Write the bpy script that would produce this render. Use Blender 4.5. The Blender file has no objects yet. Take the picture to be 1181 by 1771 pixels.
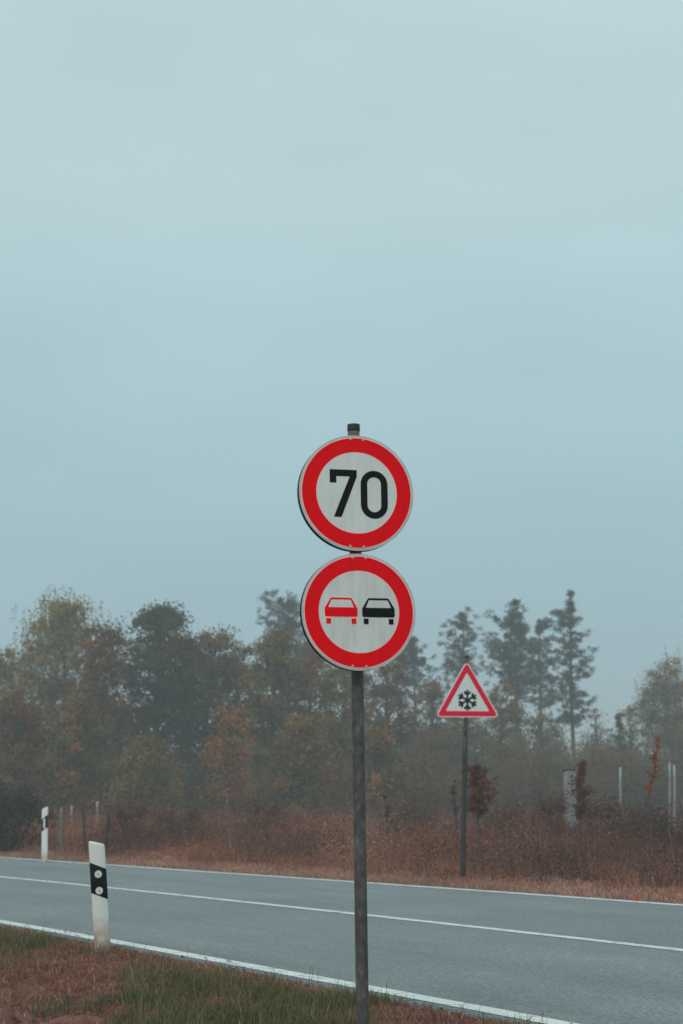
import bpy, bmesh, math, random
import numpy as np
from mathutils import Vector, Matrix, Euler

sc = bpy.context.scene
C = sc.collection
R = math.radians
rng = np.random.default_rng(7)
random.seed(7)

# ------------------------------------------------------------------ camera
CAM_H = 1.15                     # metres above the road
F_PX, W_PX, H_PX = 2500.0, 1181.0, 1771.0
PITCH = math.atan((1385.0 - H_PX / 2) / F_PX)
cd = bpy.data.cameras.new('camera')
cam = bpy.data.objects.new('camera', cd)
C.objects.link(cam)
cam.location = (0, 0, CAM_H)
cam.rotation_euler = (R(90) + PITCH, 0, 0)
cd.sensor_fit = 'VERTICAL'
cd.sensor_height = 36.0
cd.lens = 36.0 * F_PX / H_PX
cd.clip_start, cd.clip_end = 0.1, 3000
cd.dof.use_dof = True
cd.dof.focus_distance = 8.1
cd.dof.aperture_fstop = 3.6
sc.camera = cam

# ------------------------------------------------------------------ world, sun, exposure
SUN_EL, SUN_AZ = R(48), R(205)          # sun behind the clouds, behind the camera
world = bpy.data.worlds.new('World'); sc.world = world
world.use_nodes = True
wt = world.node_tree; wt.nodes.clear()
def wn(t, **kw):
    n = wt.nodes.new(t)
    for k, v in kw.items(): setattr(n, k, v)
    return n
out = wn('ShaderNodeOutputWorld')
sky = wn('ShaderNodeTexSky', sky_type='NISHITA', sun_disc=False)
sky.sun_elevation, sky.sun_rotation = SUN_EL, SUN_AZ
sky.air_density, sky.dust_density = 1.0, 4.0
bg1 = wn('ShaderNodeBackground'); bg1.inputs['Strength'].default_value = 0.06
bg2 = wn('ShaderNodeBackground'); bg2.inputs['Strength'].default_value = 1.16
tc = wn('ShaderNodeTexCoord'); sep = wn('ShaderNodeSeparateXYZ')
ramp = wn('ShaderNodeValToRGB')
cr = ramp.color_ramp
cr.interpolation = 'B_SPLINE'
stops = [(0.0, (0.285, 0.44, 0.50)), (0.14, (0.312, 0.478, 0.54)), (0.26, (0.365, 0.545, 0.60)),
         (0.42, (0.50, 0.665, 0.685)), (0.6, (0.50, 0.665, 0.69)), (1.0, (0.52, 0.67, 0.70))]
cr.elements[0].position = stops[0][0]; cr.elements[0].color = (*stops[0][1], 1)
cr.elements[1].position = stops[-1][0]; cr.elements[1].color = (*stops[-1][1], 1)
for p, c in stops[1:-1]:
    e = cr.elements.new(p); e.color = (*c, 1)
mp = wn('ShaderNodeMapping'); mp.inputs['Scale'].default_value = (1.4, 1.4, 4.5)
ns = wn('ShaderNodeTexNoise'); ns.inputs['Scale'].default_value = 1.6; ns.inputs['Detail'].default_value = 3; ns.inputs['Roughness'].default_value = 0.45
mr = wn('ShaderNodeMapRange'); mr.inputs['From Min'].default_value = 0.3; mr.inputs['From Max'].default_value = 0.7
mr.inputs['To Min'].default_value = 0.91; mr.inputs['To Max'].default_value = 1.085
vm = wn('ShaderNodeVectorMath', operation='SCALE')
mx = wn('ShaderNodeMixShader'); mx.inputs[0].default_value = 0.88
L = wt.links.new
L(tc.outputs['Generated'], sep.inputs[0]); L(sep.outputs['Z'], ramp.inputs[0])
L(tc.outputs['Generated'], mp.inputs[0]); L(mp.outputs[0], ns.inputs['Vector']); L(ns.outputs[0], mr.inputs['Value'])
L(ramp.outputs[0], vm.inputs[0]); L(mr.outputs[0], vm.inputs['Scale'])
L(sky.outputs[0], bg1.inputs[0]); L(vm.outputs[0], bg2.inputs[0])
L(bg1.outputs[0], mx.inputs[1]); L(bg2.outputs[0], mx.inputs[2]); L(mx.outputs[0], out.inputs[0])

sd = bpy.data.lights.new('sun', 'SUN'); sd.energy = 1.4; sd.angle = R(25); sd.color = (1.0, 0.96, 0.90)
sun = bpy.data.objects.new('sun', sd); C.objects.link(sun)
_d = Vector((math.sin(SUN_AZ) * math.cos(SUN_EL), math.cos(SUN_AZ) * math.cos(SUN_EL), math.sin(SUN_EL)))
sun.rotation_euler = _d.to_track_quat('Z', 'Y').to_euler()

sc.view_settings.view_transform = 'Standard'
sc.view_settings.look = 'None'
sc.view_settings.exposure = 0.0
sc.view_settings.gamma = 1.0
sc.view_settings.use_curve_mapping = False
sc.render.engine = 'CYCLES'
cy = sc.cycles
cy.use_denoising = True
cy.max_bounces = 6; cy.diffuse_bounces = 3; cy.glossy_bounces = 2; cy.transmission_bounces = 3
cy.volume_bounces = 2; cy.transparent_max_bounces = 4

# ------------------------------------------------------------------ helpers
def at(px, depth, py=None, z=None):
    """World point seen in column px (and row py) at a horizontal distance `depth` in front of the camera."""
    c, s = math.cos(PITCH), math.sin(PITCH)
    if py is None:
        py = 1385 + (CAM_H - (0 if z is None else z)) * F_PX / depth
    v = -(py - H_PX / 2) / F_PX
    d = ((px - W_PX / 2) / F_PX, c - v * s, s + v * c)
    t = depth / d[1]
    return Vector((d[0] * t, depth, CAM_H + d[2] * t if z is None else z))

def tag(o, label=None, cat=None, group=None, kind=None):
    if label: o['label'] = label
    if cat: o['category'] = cat
    if group: o['group'] = group
    if kind: o['kind'] = kind
    return o

def link(name, me, mat=None, parent=None, loc=(0, 0, 0), rot=(0, 0, 0)):
    o = bpy.data.objects.new(name, me); C.objects.link(o)
    o.location = loc; o.rotation_euler = rot
    if mat is not None and me is not None:
        if len(me.materials) == 0: me.materials.append(mat)
    if parent is not None: o.parent = parent
    return o

def empty(name, loc=(0, 0, 0), rot=(0, 0, 0)):
    o = bpy.data.objects.new(name, None); C.objects.link(o)
    o.location = loc; o.rotation_euler = rot; o.empty_display_size = 0.2
    return o

def mesh_np(name, V, Q=None, T=None, col=None, smooth=False):
    """mesh from numpy vertices, quads and triangles, with an optional colour per vertex"""
    me = bpy.data.meshes.new(name)
    V = np.asarray(V, dtype=np.float32)
    nq = 0 if Q is None else len(Q); nt = 0 if T is None else len(T)
    me.vertices.add(len(V)); me.vertices.foreach_set('co', V.ravel())
    li = []
    if nq: li.append(np.asarray(Q, dtype=np.int32).ravel())
    if nt: li.append(np.asarray(T, dtype=np.int32).ravel())
    li = np.concatenate(li)
    me.loops.add(len(li)); me.loops.foreach_set('vertex_index', li)
    ls = np.concatenate([np.arange(nq) * 4, nq * 4 + np.arange(nt) * 3]).astype(np.int32)
    lt = np.concatenate([np.full(nq, 4), np.full(nt, 3)]).astype(np.int32)
    me.polygons.add(nq + nt)
    me.polygons.foreach_set('loop_start', ls); me.polygons.foreach_set('loop_total', lt)
    if smooth: me.polygons.foreach_set('use_smooth', np.ones(nq + nt, dtype=bool))
    if col is not None:
        a = me.color_attributes.new('Col', 'FLOAT_COLOR', 'POINT')
        c4 = np.ones((len(V), 4), dtype=np.float32); c4[:, :3] = col
        a.data.foreach_set('color', c4.ravel())
    me.update(calc_edges=True)
    return me

class Acc:
    """collects tubes and leaf faces into one mesh"""
    def __init__(s): s.V, s.Q, s.T, s.K, s.n = [], [], [], [], 0
    def add(s, V, Q=None, T=None, col=(0.1, 0.1, 0.1)):
        V = np.asarray(V, dtype=np.float32)
        if Q is not None and len(Q): s.Q.append(np.asarray(Q) + s.n)
        if T is not None and len(T): s.T.append(np.asarray(T) + s.n)
        s.V.append(V); col = np.asarray(col, dtype=np.float32)
        s.K.append(np.broadcast_to(col, V.shape).copy()); s.n += len(V)
    def tube(s, pts, radii, n=6, col=(0.1, 0.1, 0.1), cap=True):
        pts = np.asarray(pts, dtype=np.float64); m = len(pts)
        tan = np.gradient(pts, axis=0); tan /= np.linalg.norm(tan, axis=1)[:, None] + 1e-9
        ref = np.array([0.31, 0.95, 0.05]) if abs(tan[0][2]) > 0.8 else np.array([0.03, 0.05, 1.0])
        u = np.cross(tan, ref); u /= np.linalg.norm(u, axis=1)[:, None] + 1e-9
        v = np.cross(tan, u)
        a = np.arange(n) * 2 * np.pi / n
        ring = pts[:, None] + np.asarray(radii)[:, None, None] * (np.cos(a)[None, :, None] * u[:, None] + np.sin(a)[None, :, None] * v[:, None])
        Q = []
        for i in range(m - 1):
            for j in range(n):
                k = (j + 1) % n
                Q.append((i * n + j, i * n + k, (i + 1) * n + k, (i + 1) * n + j))
        T = []
        VV = ring.reshape(-1, 3)
        if cap:
            VV = np.vstack([VV, pts[-1:]])
            T = [((m - 1) * n + j, (m - 1) * n + (j + 1) % n, m * n) for j in range(n)]
        s.add(VV, Q, T, col)
    def leaves(s, P, size, col, aspect=0.55, flat=0.0, axis=None):
        """rhombic leaf faces with random orientation at the points P"""
        P = np.asarray(P); N = len(P)
        if N == 0: return
        size = np.broadcast_to(np.asarray(size, dtype=np.float64), (N,))
        if axis is None:
            a = rng.normal(size=(N, 3)); a[:, 2] *= (1 - flat)
        else:
            a = np.asarray(axis) + rng.normal(size=(N, 3)) * 0.25
        a /= np.linalg.norm(a, axis=1)[:, None] + 1e-9
        b = rng.normal(size=(N, 3)); b -= (b * a).sum(1)[:, None] * a
        b /= np.linalg.norm(b, axis=1)[:, None] + 1e-9
        h = (size * 0.5)[:, None]; w = h * aspect
        V = np.stack([P - a * h, P + b * w - a * h * 0.1, P + a * h, P - b * w - a * h * 0.1], 1).reshape(-1, 3)
        Q = np.arange(4 * N).reshape(N, 4)
        s.add(V, Q, None, np.repeat(np.broadcast_to(col, (N, 3)), 4, axis=0))
    def blades(s, P, h, w, lean, col, tipcol=None):
        """grass blades: a quad and a tip triangle each"""
        P = np.asarray(P); N = len(P)
        ang = rng.uniform(0, 2 * np.pi, N)
        side = np.stack([np.cos(ang), np.sin(ang), np.zeros(N)], 1)
        la = rng.uniform(0, 2 * np.pi, N)
        ld = np.stack([np.cos(la), np.sin(la), np.zeros(N)], 1) * (lean * h)[:, None]
        up = np.zeros((N, 3)); up[:, 2] = h
        mid = P + up * 0.55 + ld * 0.35
        tip = P + up * np.clip(1 - 0.35 * lean, 0.25, 1)[:, None] + ld
        ww = w[:, None] * 0.5
        V = np.stack([P - side * ww, P + side * ww, mid + side * ww * 0.8, mid - side * ww * 0.8, tip], 1).reshape(-1, 3)
        i = np.arange(N)[:, None] * 5
        col = np.broadcast_to(col, (N, 3))
        tc_ = col if tipcol is None else tipcol
        K = np.stack([col * 0.9, col * 0.9, col, col, tc_], 1).reshape(-1, 3)
        s.add(V, i + np.array([[0, 1, 2, 3]]), i + np.array([[3, 2, 4]]), K)
    def mesh(s, name, smooth=False):
        return mesh_np(name, np.concatenate(s.V), np.concatenate(s.Q) if s.Q else None,
                       np.concatenate(s.T) if s.T else None, np.concatenate(s.K), smooth)

# value noise for python-side variation
_tab = rng.random((64, 64))
def vnoise(x, y, sc_=1.0):
    x = np.asarray(x, dtype=np.float64) / sc_ + 100.3; y = np.asarray(y, dtype=np.float64) / sc_ + 57.7
    xi = np.floor(x).astype(int); yi = np.floor(y).astype(int); fx = x - xi; fy = y - yi
    fx = fx * fx * (3 - 2 * fx); fy = fy * fy * (3 - 2 * fy)
    g = lambda i, j: _tab[i % 64, j % 64]
    return (g(xi, yi) * (1 - fx) + g(xi + 1, yi) * fx) * (1 - fy) + (g(xi, yi + 1) * (1 - fx) + g(xi + 1, yi + 1) * fx) * fy

# ------------------------------------------------------------------ materials
def mat_new(name):
    m = bpy.data.materials.new(name); m.use_nodes = True
    nt = m.node_tree
    return m, nt, nt.nodes['Principled BSDF'], nt.nodes['Material Output']

def plain(name, col, rough=0.5, metal=0.0, spec=0.5):
    m, nt, b, o = mat_new(name)
    b.inputs['Base Color'].default_value = (*col, 1); b.inputs['Roughness'].default_value = rough
    b.inputs['Metallic'].default_value = metal; b.inputs['Specular IOR Level'].default_value = spec
    return m

def mottled(name, c1, c2, scale, rough=0.6, metal=0.0, detail=4, bump=0.0, spec=0.5, stretch=(1, 1, 1), lo=0.35, hi=0.65, c3=None, scale3=3.0):
    m, nt, b, o = mat_new(name)
    n = nt.nodes.new; l = nt.links.new
    t = n('ShaderNodeTexCoord'); mp_ = n('ShaderNodeMapping'); mp_.inputs['Scale'].default_value = stretch
    no = n('ShaderNodeTexNoise'); no.inputs['Scale'].default_value = scale; no.inputs['Detail'].default_value = detail
    r = n('ShaderNodeValToRGB'); r.color_ramp.elements[0].position = lo; r.color_ramp.elements[1].position = hi
    r.color_ramp.elements[0].color = (*c1, 1); r.color_ramp.elements[1].color = (*c2, 1)
    l(t.outputs['Object'], mp_.inputs[0]); l(mp_.outputs[0], no.inputs['Vector']); l(no.outputs[0], r.inputs[0])
    csock = r.outputs[0]
    if c3 is not None:
        no2 = n('ShaderNodeTexNoise'); no2.inputs['Scale'].default_value = scale3; no2.inputs['Detail'].default_value = 5
        l(mp_.outputs[0], no2.inputs['Vector'])
        r2 = n('ShaderNodeMapRange'); r2.inputs['From Min'].default_value = 0.52; r2.inputs['From Max'].default_value = 0.66
        l(no2.outputs[0], r2.inputs['Value'])
        mm = n('ShaderNodeMix'); mm.data_type = 'RGBA'
        l(r2.outputs[0], mm.inputs[0]); l(csock, mm.inputs[6]); mm.inputs[7].default_value = (*c3, 1)
        csock = mm.outputs[2]
    l(csock, b.inputs['Base Color'])
    b.inputs['Roughness'].default_value = rough; b.inputs['Metallic'].default_value = metal
    b.inputs['Specular IOR Level'].default_value = spec
    if bump:
        bp = n('ShaderNodeBump'); bp.inputs['Strength'].default_value = bump; bp.inputs['Distance'].default_value = 0.01
        l(no.outputs[0], bp.inputs['Height']); l(bp.outputs[0], b.inputs['Normal'])
    return m

def leafmat(name, transl=0.25):
    m, nt, b, o = mat_new(name)
    nt.nodes.remove(b)
    n = nt.nodes.new; l = nt.links.new
    a = n('ShaderNodeAttribute'); a.attribute_name = 'Col'
    d = n('ShaderNodeBsdfDiffuse'); t = n('ShaderNodeBsdfTranslucent'); mx_ = n('ShaderNodeMixShader')
    mx_.inputs[0].default_value = transl
    l(a.outputs['Color'], d.inputs[0]); l(a.outputs['Color'], t.inputs[0])
    l(d.outputs[0], mx_.inputs[1]); l(t.outputs[0], mx_.inputs[2]); l(mx_.outputs[0], o.inputs[0])
    return m

M = {}
M['leaf'] = leafmat('foliage', 0.30)
M['blade'] = leafmat('grass_blade', 0.25)
M['bark'] = mottled('bark', (0.035, 0.028, 0.022), (0.085, 0.07, 0.055), 6, 0.9, bump=0.6, stretch=(3, 3, 0.6))
M['pine_bark'] = mottled('pine_bark', (0.045, 0.03, 0.024), (0.11, 0.07, 0.05), 5, 0.9, bump=0.6, stretch=(3, 3, 0.7))
M['birch_bark'] = mottled('birch_bark', (0.06, 0.055, 0.05), (0.36, 0.35, 0.33), 5, 0.8, bump=0.3, stretch=(1, 1, 2.5), lo=0.38, hi=0.5)
M['galv'] = mottled('weathered_galvanised_steel', (0.048, 0.049, 0.046), (0.092, 0.091, 0.083), 34, 0.62, metal=0.15, detail=8, bump=0.15, stretch=(1, 1, 0.6), lo=0.36, hi=0.66, c3=(0.130, 0.129, 0.117), scale3=26)
M['galv_dark'] = mottled('dark_steel_pole', (0.016, 0.018, 0.021), (0.034, 0.037, 0.041), 20, 0.55, metal=0.2, detail=4)
M['galv_light'] = mottled('pale_galvanised_steel', (0.20, 0.22, 0.23), (0.33, 0.35, 0.36), 12, 0.5, metal=0.3, detail=4)
M['black_cap'] = plain('black_plastic_cap', (0.010, 0.010, 0.011), 0.45)
M['rim'] = mottled('dull_white_rim', (0.44, 0.46, 0.43), (0.56, 0.57, 0.54), 9, 0.45)
M['rim_black'] = plain('black_edge_profile', (0.005, 0.006, 0.007), 0.6, spec=0.1)
M['black_print'] = plain('black_sheeting', (0.004, 0.006, 0.006), 0.5, spec=0.05)
M['bolt'] = plain('rivet', (0.62, 0.42, 0.38), 0.5, 0.2)
M['plastic_white'] = None
M['timber_dark'] = mottled('old_dark_timber', (0.018, 0.016, 0.015), (0.05, 0.043, 0.038), 9, 0.9, bump=0.5, stretch=(3, 3, 0.4))
M['timber_grey'] = mottled('weathered_grey_timber', (0.09, 0.09, 0.085), (0.19, 0.185, 0.175), 9, 0.9, bump=0.4, stretch=(3, 3, 0.4))
M['stone'] = mottled('pale_stone', (0.45, 0.43, 0.40), (0.68, 0.66, 0.62), 60, 0.85, bump=0.4)

def sheeting(name, base, stain, amount, streak=(16, 16, 1.6), rough=0.34, spec=0.4):
    """reflective sign sheeting with faint vertical run marks and grime"""
    m, nt, b, o = mat_new(name)
    n = nt.nodes.new; l = nt.links.new
    t = n('ShaderNodeTexCoord'); mp_ = n('ShaderNodeMapping'); mp_.inputs['Scale'].default_value = streak
    no = n('ShaderNodeTexNoise'); no.inputs['Scale'].default_value = 2.2; no.inputs['Detail'].default_value = 6; no.inputs['Roughness'].default_value = 0.62
    r = n('ShaderNodeMapRange'); r.inputs['From Min'].default_value = 0.42; r.inputs['From Max'].default_value = 0.72; r.inputs['To Max'].default_value = amount
    no2 = n('ShaderNodeTexNoise'); no2.inputs['Scale'].default_value = 5; no2.inputs['Detail'].default_value = 5
    r2 = n('ShaderNodeMapRange'); r2.inputs['From Min'].default_value = 0.4; r2.inputs['From Max'].default_value = 0.75; r2.inputs['To Max'].default_value = amount * 0.8
    ad = n('ShaderNodeMath'); ad.operation = 'ADD'; ad.use_clamp = True
    mm = n('ShaderNodeMix'); mm.data_type = 'RGBA'
    l(t.outputs['Object'], mp_.inputs[0]); l(mp_.outputs[0], no.inputs['Vector']); l(no.outputs[0], r.inputs['Value'])
    l(t.outputs['Object'], no2.inputs['Vector']); l(no2.outputs[0], r2.inputs['Value'])
    l(r.outputs[0], ad.inputs[0]); l(r2.outputs[0], ad.inputs[1]); l(ad.outputs[0], mm.inputs[0])
    mm.inputs[6].default_value = (*base, 1); mm.inputs[7].default_value = (*stain, 1)
    l(mm.outputs[2], b.inputs['Base Color']); b.inputs['Roughness'].default_value = rough
    b.inputs['Specular IOR Level'].default_value = spec
    rr = n('ShaderNodeMapRange'); rr.inputs['To Min'].default_value = rough; rr.inputs['To Max'].default_value = rough + 0.3
    l(ad.outputs[0], rr.inputs['Value']); l(rr.outputs[0], b.inputs['Roughness'])
    return m
M['white_clean'] = sheeting('white_sheeting', (0.70, 0.745, 0.715), (0.50, 0.52, 0.49), 0.30)
M['white_streaked'] = sheeting('white_sheeting_streaked', (0.69, 0.72, 0.69), (0.45, 0.465, 0.43), 0.46)
M['red'] = sheeting('red_sheeting', (0.88, 0.0006, 0.006), (0.74, 0.001, 0.008), 0.5, spec=0.02)
M['red_far'] = sheeting('red_sheeting_faded', (0.74, 0.001, 0.040), (0.62, 0.003, 0.045), 0.5, spec=0.02)
M['pink_line'] = plain('pale_pink_edging', (0.90, 0.62, 0.58), 0.45)

def post_plastic():
    m, nt, b, o = mat_new('white_post_plastic')
    n = nt.nodes.new; l = nt.links.new
    t = n('ShaderNodeTexCoord'); sp = n('ShaderNodeSeparateXYZ'); l(t.outputs['Object'], sp.inputs[0])
    no = n('ShaderNodeTexNoise'); no.inputs['Scale'].default_value = 14; no.inputs['Detail'].default_value = 6
    l(t.outputs['Object'], no.inputs['Vector'])
    r = n('ShaderNodeMapRange'); r.inputs['From Min'].default_value = 0.34; r.inputs['From Max'].default_value = 0.04; l(sp.outputs['Z'], r.inputs['Value'])
    mu = n('ShaderNodeMath'); mu.operation = 'MULTIPLY'; l(r.outputs[0], mu.inputs[0]); l(no.outputs[0], mu.inputs[1])
    rr = n('ShaderNodeMapRange'); rr.inputs['From Min'].default_value = 0.10; rr.inputs['From Max'].default_value = 0.5; l(mu.outputs[0], rr.inputs['Value'])
    mm = n('ShaderNodeMix'); mm.data_type = 'RGBA'; l(rr.outputs[0], mm.inputs[0])
    mm.inputs[6].default_value = (0.70, 0.72, 0.67, 1); mm.inputs[7].default_value = (0.40, 0.27, 0.21, 1)
    l(mm.outputs[2], b.inputs['Base Color']); b.inputs['Roughness'].default_value = 0.5
    return m
M['plastic_white'] = post_plastic()

def asphalt():
    m, nt, b, o = mat_new('asphalt')
    n = nt.nodes.new; l = nt.links.new
    t = n('ShaderNodeTexCoord')
    fine = n('ShaderNodeTexNoise'); fine.inputs['Scale'].default_value = 42; fine.inputs['Detail'].default_value = 4; fine.inputs['Roughness'].default_value = 0.75
    grain = n('ShaderNodeTexVoronoi'); grain.inputs['Scale'].default_value = 65
    big = n('ShaderNodeTexNoise'); big.inputs['Scale'].default_value = 0.5; big.inputs['Detail'].default_value = 5
    for x in (fine, grain, big): l(t.outputs['Object'], x.inputs['Vector'])
    r = n('ShaderNodeValToRGB'); r.color_ramp.elements[0].position = 0.30; r.color_ramp.elements[1].position = 0.72
    r.color_ramp.elements[0].color = (0.082, 0.095, 0.097, 1); r.color_ramp.elements[1].color = (0.262, 0.288, 0.287, 1)
    l(fine.outputs[0], r.inputs[0])
    r2 = n('ShaderNodeMapRange'); r2.inputs['From Min'].default_value = 0.3; r2.inputs['From Max'].default_value = 0.7
    r2.inputs['To Min'].default_value = 0.86; r2.inputs['To Max'].default_value = 1.12; l(big.outputs[0], r2.inputs['Value'])
    # stone grains of differing tone
    r3 = n('ShaderNodeMapRange'); r3.inputs['To Min'].default_value = 0.66; r3.inputs['To Max'].default_value = 1.34
    sx = n('ShaderNodeSeparateXYZ'); l(grain.outputs['Color'], sx.inputs[0]); l(sx.outputs[0], r3.inputs['Value'])
    v1 = n('ShaderNodeVectorMath'); v1.operation = 'SCALE'; l(r.outputs[0], v1.inputs[0]); l(r2.outputs[0], v1.inputs['Scale'])
    v2 = n('ShaderNodeVectorMath'); v2.operation = 'SCALE'; l(v1.outputs[0], v2.inputs[0]); l(r3.outputs[0], v2.inputs['Scale'])
    # polished wheel tracks and long streaks along the lanes, from the stored lane position
    la = n('ShaderNodeAttribute'); la.attribute_name = 'lane'; ls_ = n('ShaderNodeSeparateXYZ'); l(la.outputs['Vector'], ls_.inputs[0])
    mu_ = n('ShaderNodeMath'); mu_.operation = 'MULTIPLY'; mu_.inputs[1].default_value = 2 * math.pi / 1.72; l(ls_.outputs['Y'], mu_.inputs[0])
    co_ = n('ShaderNodeMath'); co_.operation = 'COSINE'; l(mu_.outputs[0], co_.inputs[0])
    tr = n('ShaderNodeMapRange'); tr.inputs['From Min'].default_value = -1; tr.inputs['From Max'].default_value = 1; tr.inputs['To Min'].default_value = 1.045; tr.inputs['To Max'].default_value = 0.955; l(co_.outputs[0], tr.inputs['Value'])
    lm = n('ShaderNodeMapping'); lm.inputs['Scale'].default_value = (0.22, 2.4, 1); l(la.outputs['Vector'], lm.inputs[0])
    st = n('ShaderNodeTexNoise'); st.inputs['Scale'].default_value = 1.0; st.inputs['Detail'].default_value = 6; st.inputs['Roughness'].default_value = 0.6; l(lm.outputs[0], st.inputs['Vector'])
    sr = n('ShaderNodeMapRange'); sr.inputs['From Min'].default_value = 0.3; sr.inputs['From Max'].default_value = 0.7; sr.inputs['To Min'].default_value = 0.88; sr.inputs['To Max'].default_value = 1.12; l(st.outputs[0], sr.inputs['Value'])
    pm = n('ShaderNodeMath'); pm.operation = 'MULTIPLY'; l(tr.outputs[0], pm.inputs[0]); l(sr.outputs[0], pm.inputs[1])
    v3 = n('ShaderNodeVectorMath'); v3.operation = 'SCALE'; l(v2.outputs[0], v3.inputs[0]); l(pm.outputs[0], v3.inputs['Scale'])
    l(v3.outputs[0], b.inputs['Base Color'])
    b.inputs['Roughness'].default_value = 0.62
    bp = n('ShaderNodeBump'); bp.inputs['Strength'].default_value = 0.5; bp.inputs['Distance'].default_value = 0.006
    l(fine.outputs[0], bp.inputs['Height']); l(bp.outputs[0], b.inputs['Normal'])
    return m
M['asphalt'] = asphalt()

def paint():
    m, nt, b, o = mat_new('road_paint')
    n = nt.nodes.new; l = nt.links.new
    t = n('ShaderNodeTexCoord')
    w = n('ShaderNodeTexNoise'); w.inputs['Scale'].default_value = 18; w.inputs['Detail'].default_value = 7; w.inputs['Roughness'].default_value = 0.7
    l(t.outputs['Object'], w.inputs['Vector'])
    r = n('ShaderNodeMapRange'); r.inputs['From Min'].default_value = 0.52; r.inputs['From Max'].default_value = 0.72; l(w.outputs[0], r.inputs['Value'])
    # thin cracks across the line
    vo = n('ShaderNodeTexVoronoi'); vo.feature = 'DISTANCE_TO_EDGE'; vo.inputs['Scale'].default_value = 2.3
    l(t.outputs['Object'], vo.inputs['Vector'])
    r2 = n('ShaderNodeMapRange'); r2.inputs['From Min'].default_value = 0.022; r2.inputs['From Max'].default_value = 0.008; l(vo.outputs['Distance'], r2.inputs['Value'])
    ad = n('ShaderNodeMath'); ad.operation = 'MAXIMUM'; l(r.outputs[0], ad.inputs[0]); l(r2.outputs[0], ad.inputs[1])
    mm = n('ShaderNodeMix'); mm.data_type = 'RGBA'; l(ad.outputs[0], mm.inputs[0])
    mm.inputs[6].default_value = (0.66, 0.70, 0.67, 1); mm.inputs[7].default_value = (0.24, 0.26, 0.25, 1)
    l(mm.outputs[2], b.inputs['Base Color']); b.inputs['Roughness'].default_value = 0.6
    return m
M['paint'] = paint()

def soil():
    m, nt, b, o = mat_new('soil')
    n = nt.nodes.new; l = nt.links.new
    t = n('ShaderNodeTexCoord')
    no = n('ShaderNodeTexNoise'); no.inputs['Scale'].default_value = 9; no.inputs['Detail'].default_value = 9; no.inputs['Roughness'].default_value = 0.7
    bg = n('ShaderNodeTexNoise'); bg.inputs['Scale'].default_value = 0.9; bg.inputs['Detail'].default_value = 4
    l(t.outputs['Object'], no.inputs['Vector']); l(t.outputs['Object'], bg.inputs['Vector'])
    r = n('ShaderNodeValToRGB'); e = r.color_ramp.elements
    e[0].position = 0.33; e[0].color = (0.045, 0.020, 0.015, 1); e[1].position = 0.70; e[1].color = (0.33, 0.16, 0.12, 1)
    e2 = e.new(0.5); e2.color = (0.19, 0.092, 0.07, 1)
    l(no.outputs[0], r.inputs[0]); l(r.outputs[0], b.inputs['Base Color'])
    b.inputs['Roughness'].default_value = 0.95; b.inputs['Specular IOR Level'].default_value = 0.1
    bp = n('ShaderNodeBump'); bp.inputs['Strength'].default_value = 0.9; bp.inputs['Distance'].default_value = 0.04
    l(no.outputs[0], bp.inputs['Height']); l(bp.outputs[0], b.inputs['Normal'])
    return m
M['soil'] = soil()

# ------------------------------------------------------------------ road course: a gentle left-hand bend
RAD = 255.0
P0 = np.array([0.0, 15.69])
HD = np.array([-1.0, 1.4314]); HD /= np.linalg.norm(HD)
LN = np.array([-HD[1], HD[0]])            # towards the camera side
CEN = P0 + LN * RAD
_a0 = math.atan2(*(P0 - CEN)[::-1])
def course(s, off):
    """point at arc length s along the centre line, `off` metres towards the camera side"""
    a = _a0 + np.asarray(s) / RAD
    r = RAD - np.asarray(off)
    return CEN[0] + r * np.cos(a), CEN[1] + r * np.sin(a)
def road_coords(x, y):
    dx, dy = np.asarray(x) - CEN[0], np.asarray(y) - CEN[1]
    off = RAD - np.hypot(dx, dy)
    a = np.arctan2(dy, dx) - _a0
    a = (a + np.pi) % (2 * np.pi) - np.pi
    return a * RAD, off
W_NEAR = 3.38
EDGE = 0.13
def w_far(s): return np.clip(3.70 - 0.040 * np.asarray(s), 3.35, 3.98)

def ground_z(x, y):
    s, off = road_coords(x, y)
    near = off - (W_NEAR + EDGE)           # metres beyond the near edge of the asphalt
    far = -off - (w_far(s) + 0.20)
    z = np.full(np.shape(x), -0.06)
    zn = -0.015 - 0.030 * np.clip(near, 0, 3) + 0.05 * (vnoise(x, y, 0.9) - 0.5) * np.clip(near, 0, 1) + 0.035 * (vnoise(x, y, 0.22) - 0.5) * np.clip(near * 3, 0, 1)
    zn = zn + 0.11 * np.exp(-(((x + 2.25) / 0.55) ** 2 + ((y - 9.6) / 0.9) ** 2)) + (0.20 * (vnoise(x + 4, y, 0.24) - 0.5) + 0.13 * (vnoise(x + 14, y, 0.13) - 0.5)) * np.exp(-(((x + 1.75) / 0.5) ** 2 + ((y - 8.2) / 0.8) ** 2)) - 0.07 * np.exp(-(((x + 1.7) / 0.35) ** 2 + ((y - 8.0) / 0.5) ** 2))
    zf = -0.015 + 0.075 * np.clip(far, 0, 1.1) / 1.1 + 0.10 * (vnoise(x, y, 3.1) - 0.5) * np.clip(far - 0.8, 0, 1) + 0.02 * (vnoise(x, y, 0.5) - 0.5) * np.clip(far * 2, 0, 1)
    z = np.where(near > 0, zn, z); z = np.where(far > 0, zf, z)
    # a short ramp at the asphalt edge
    z = np.where((near > -0.12) & (near <= 0), -0.06 + 0.045 * (near + 0.12) / 0.12, z)
    z = np.where((far > -0.12) & (far <= 0), -0.06 + 0.045 * (far + 0.12) / 0.12, z)
    return z
def gz(x, y): return float(ground_z(np.array([x]), np.array([y]))[0])

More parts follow.
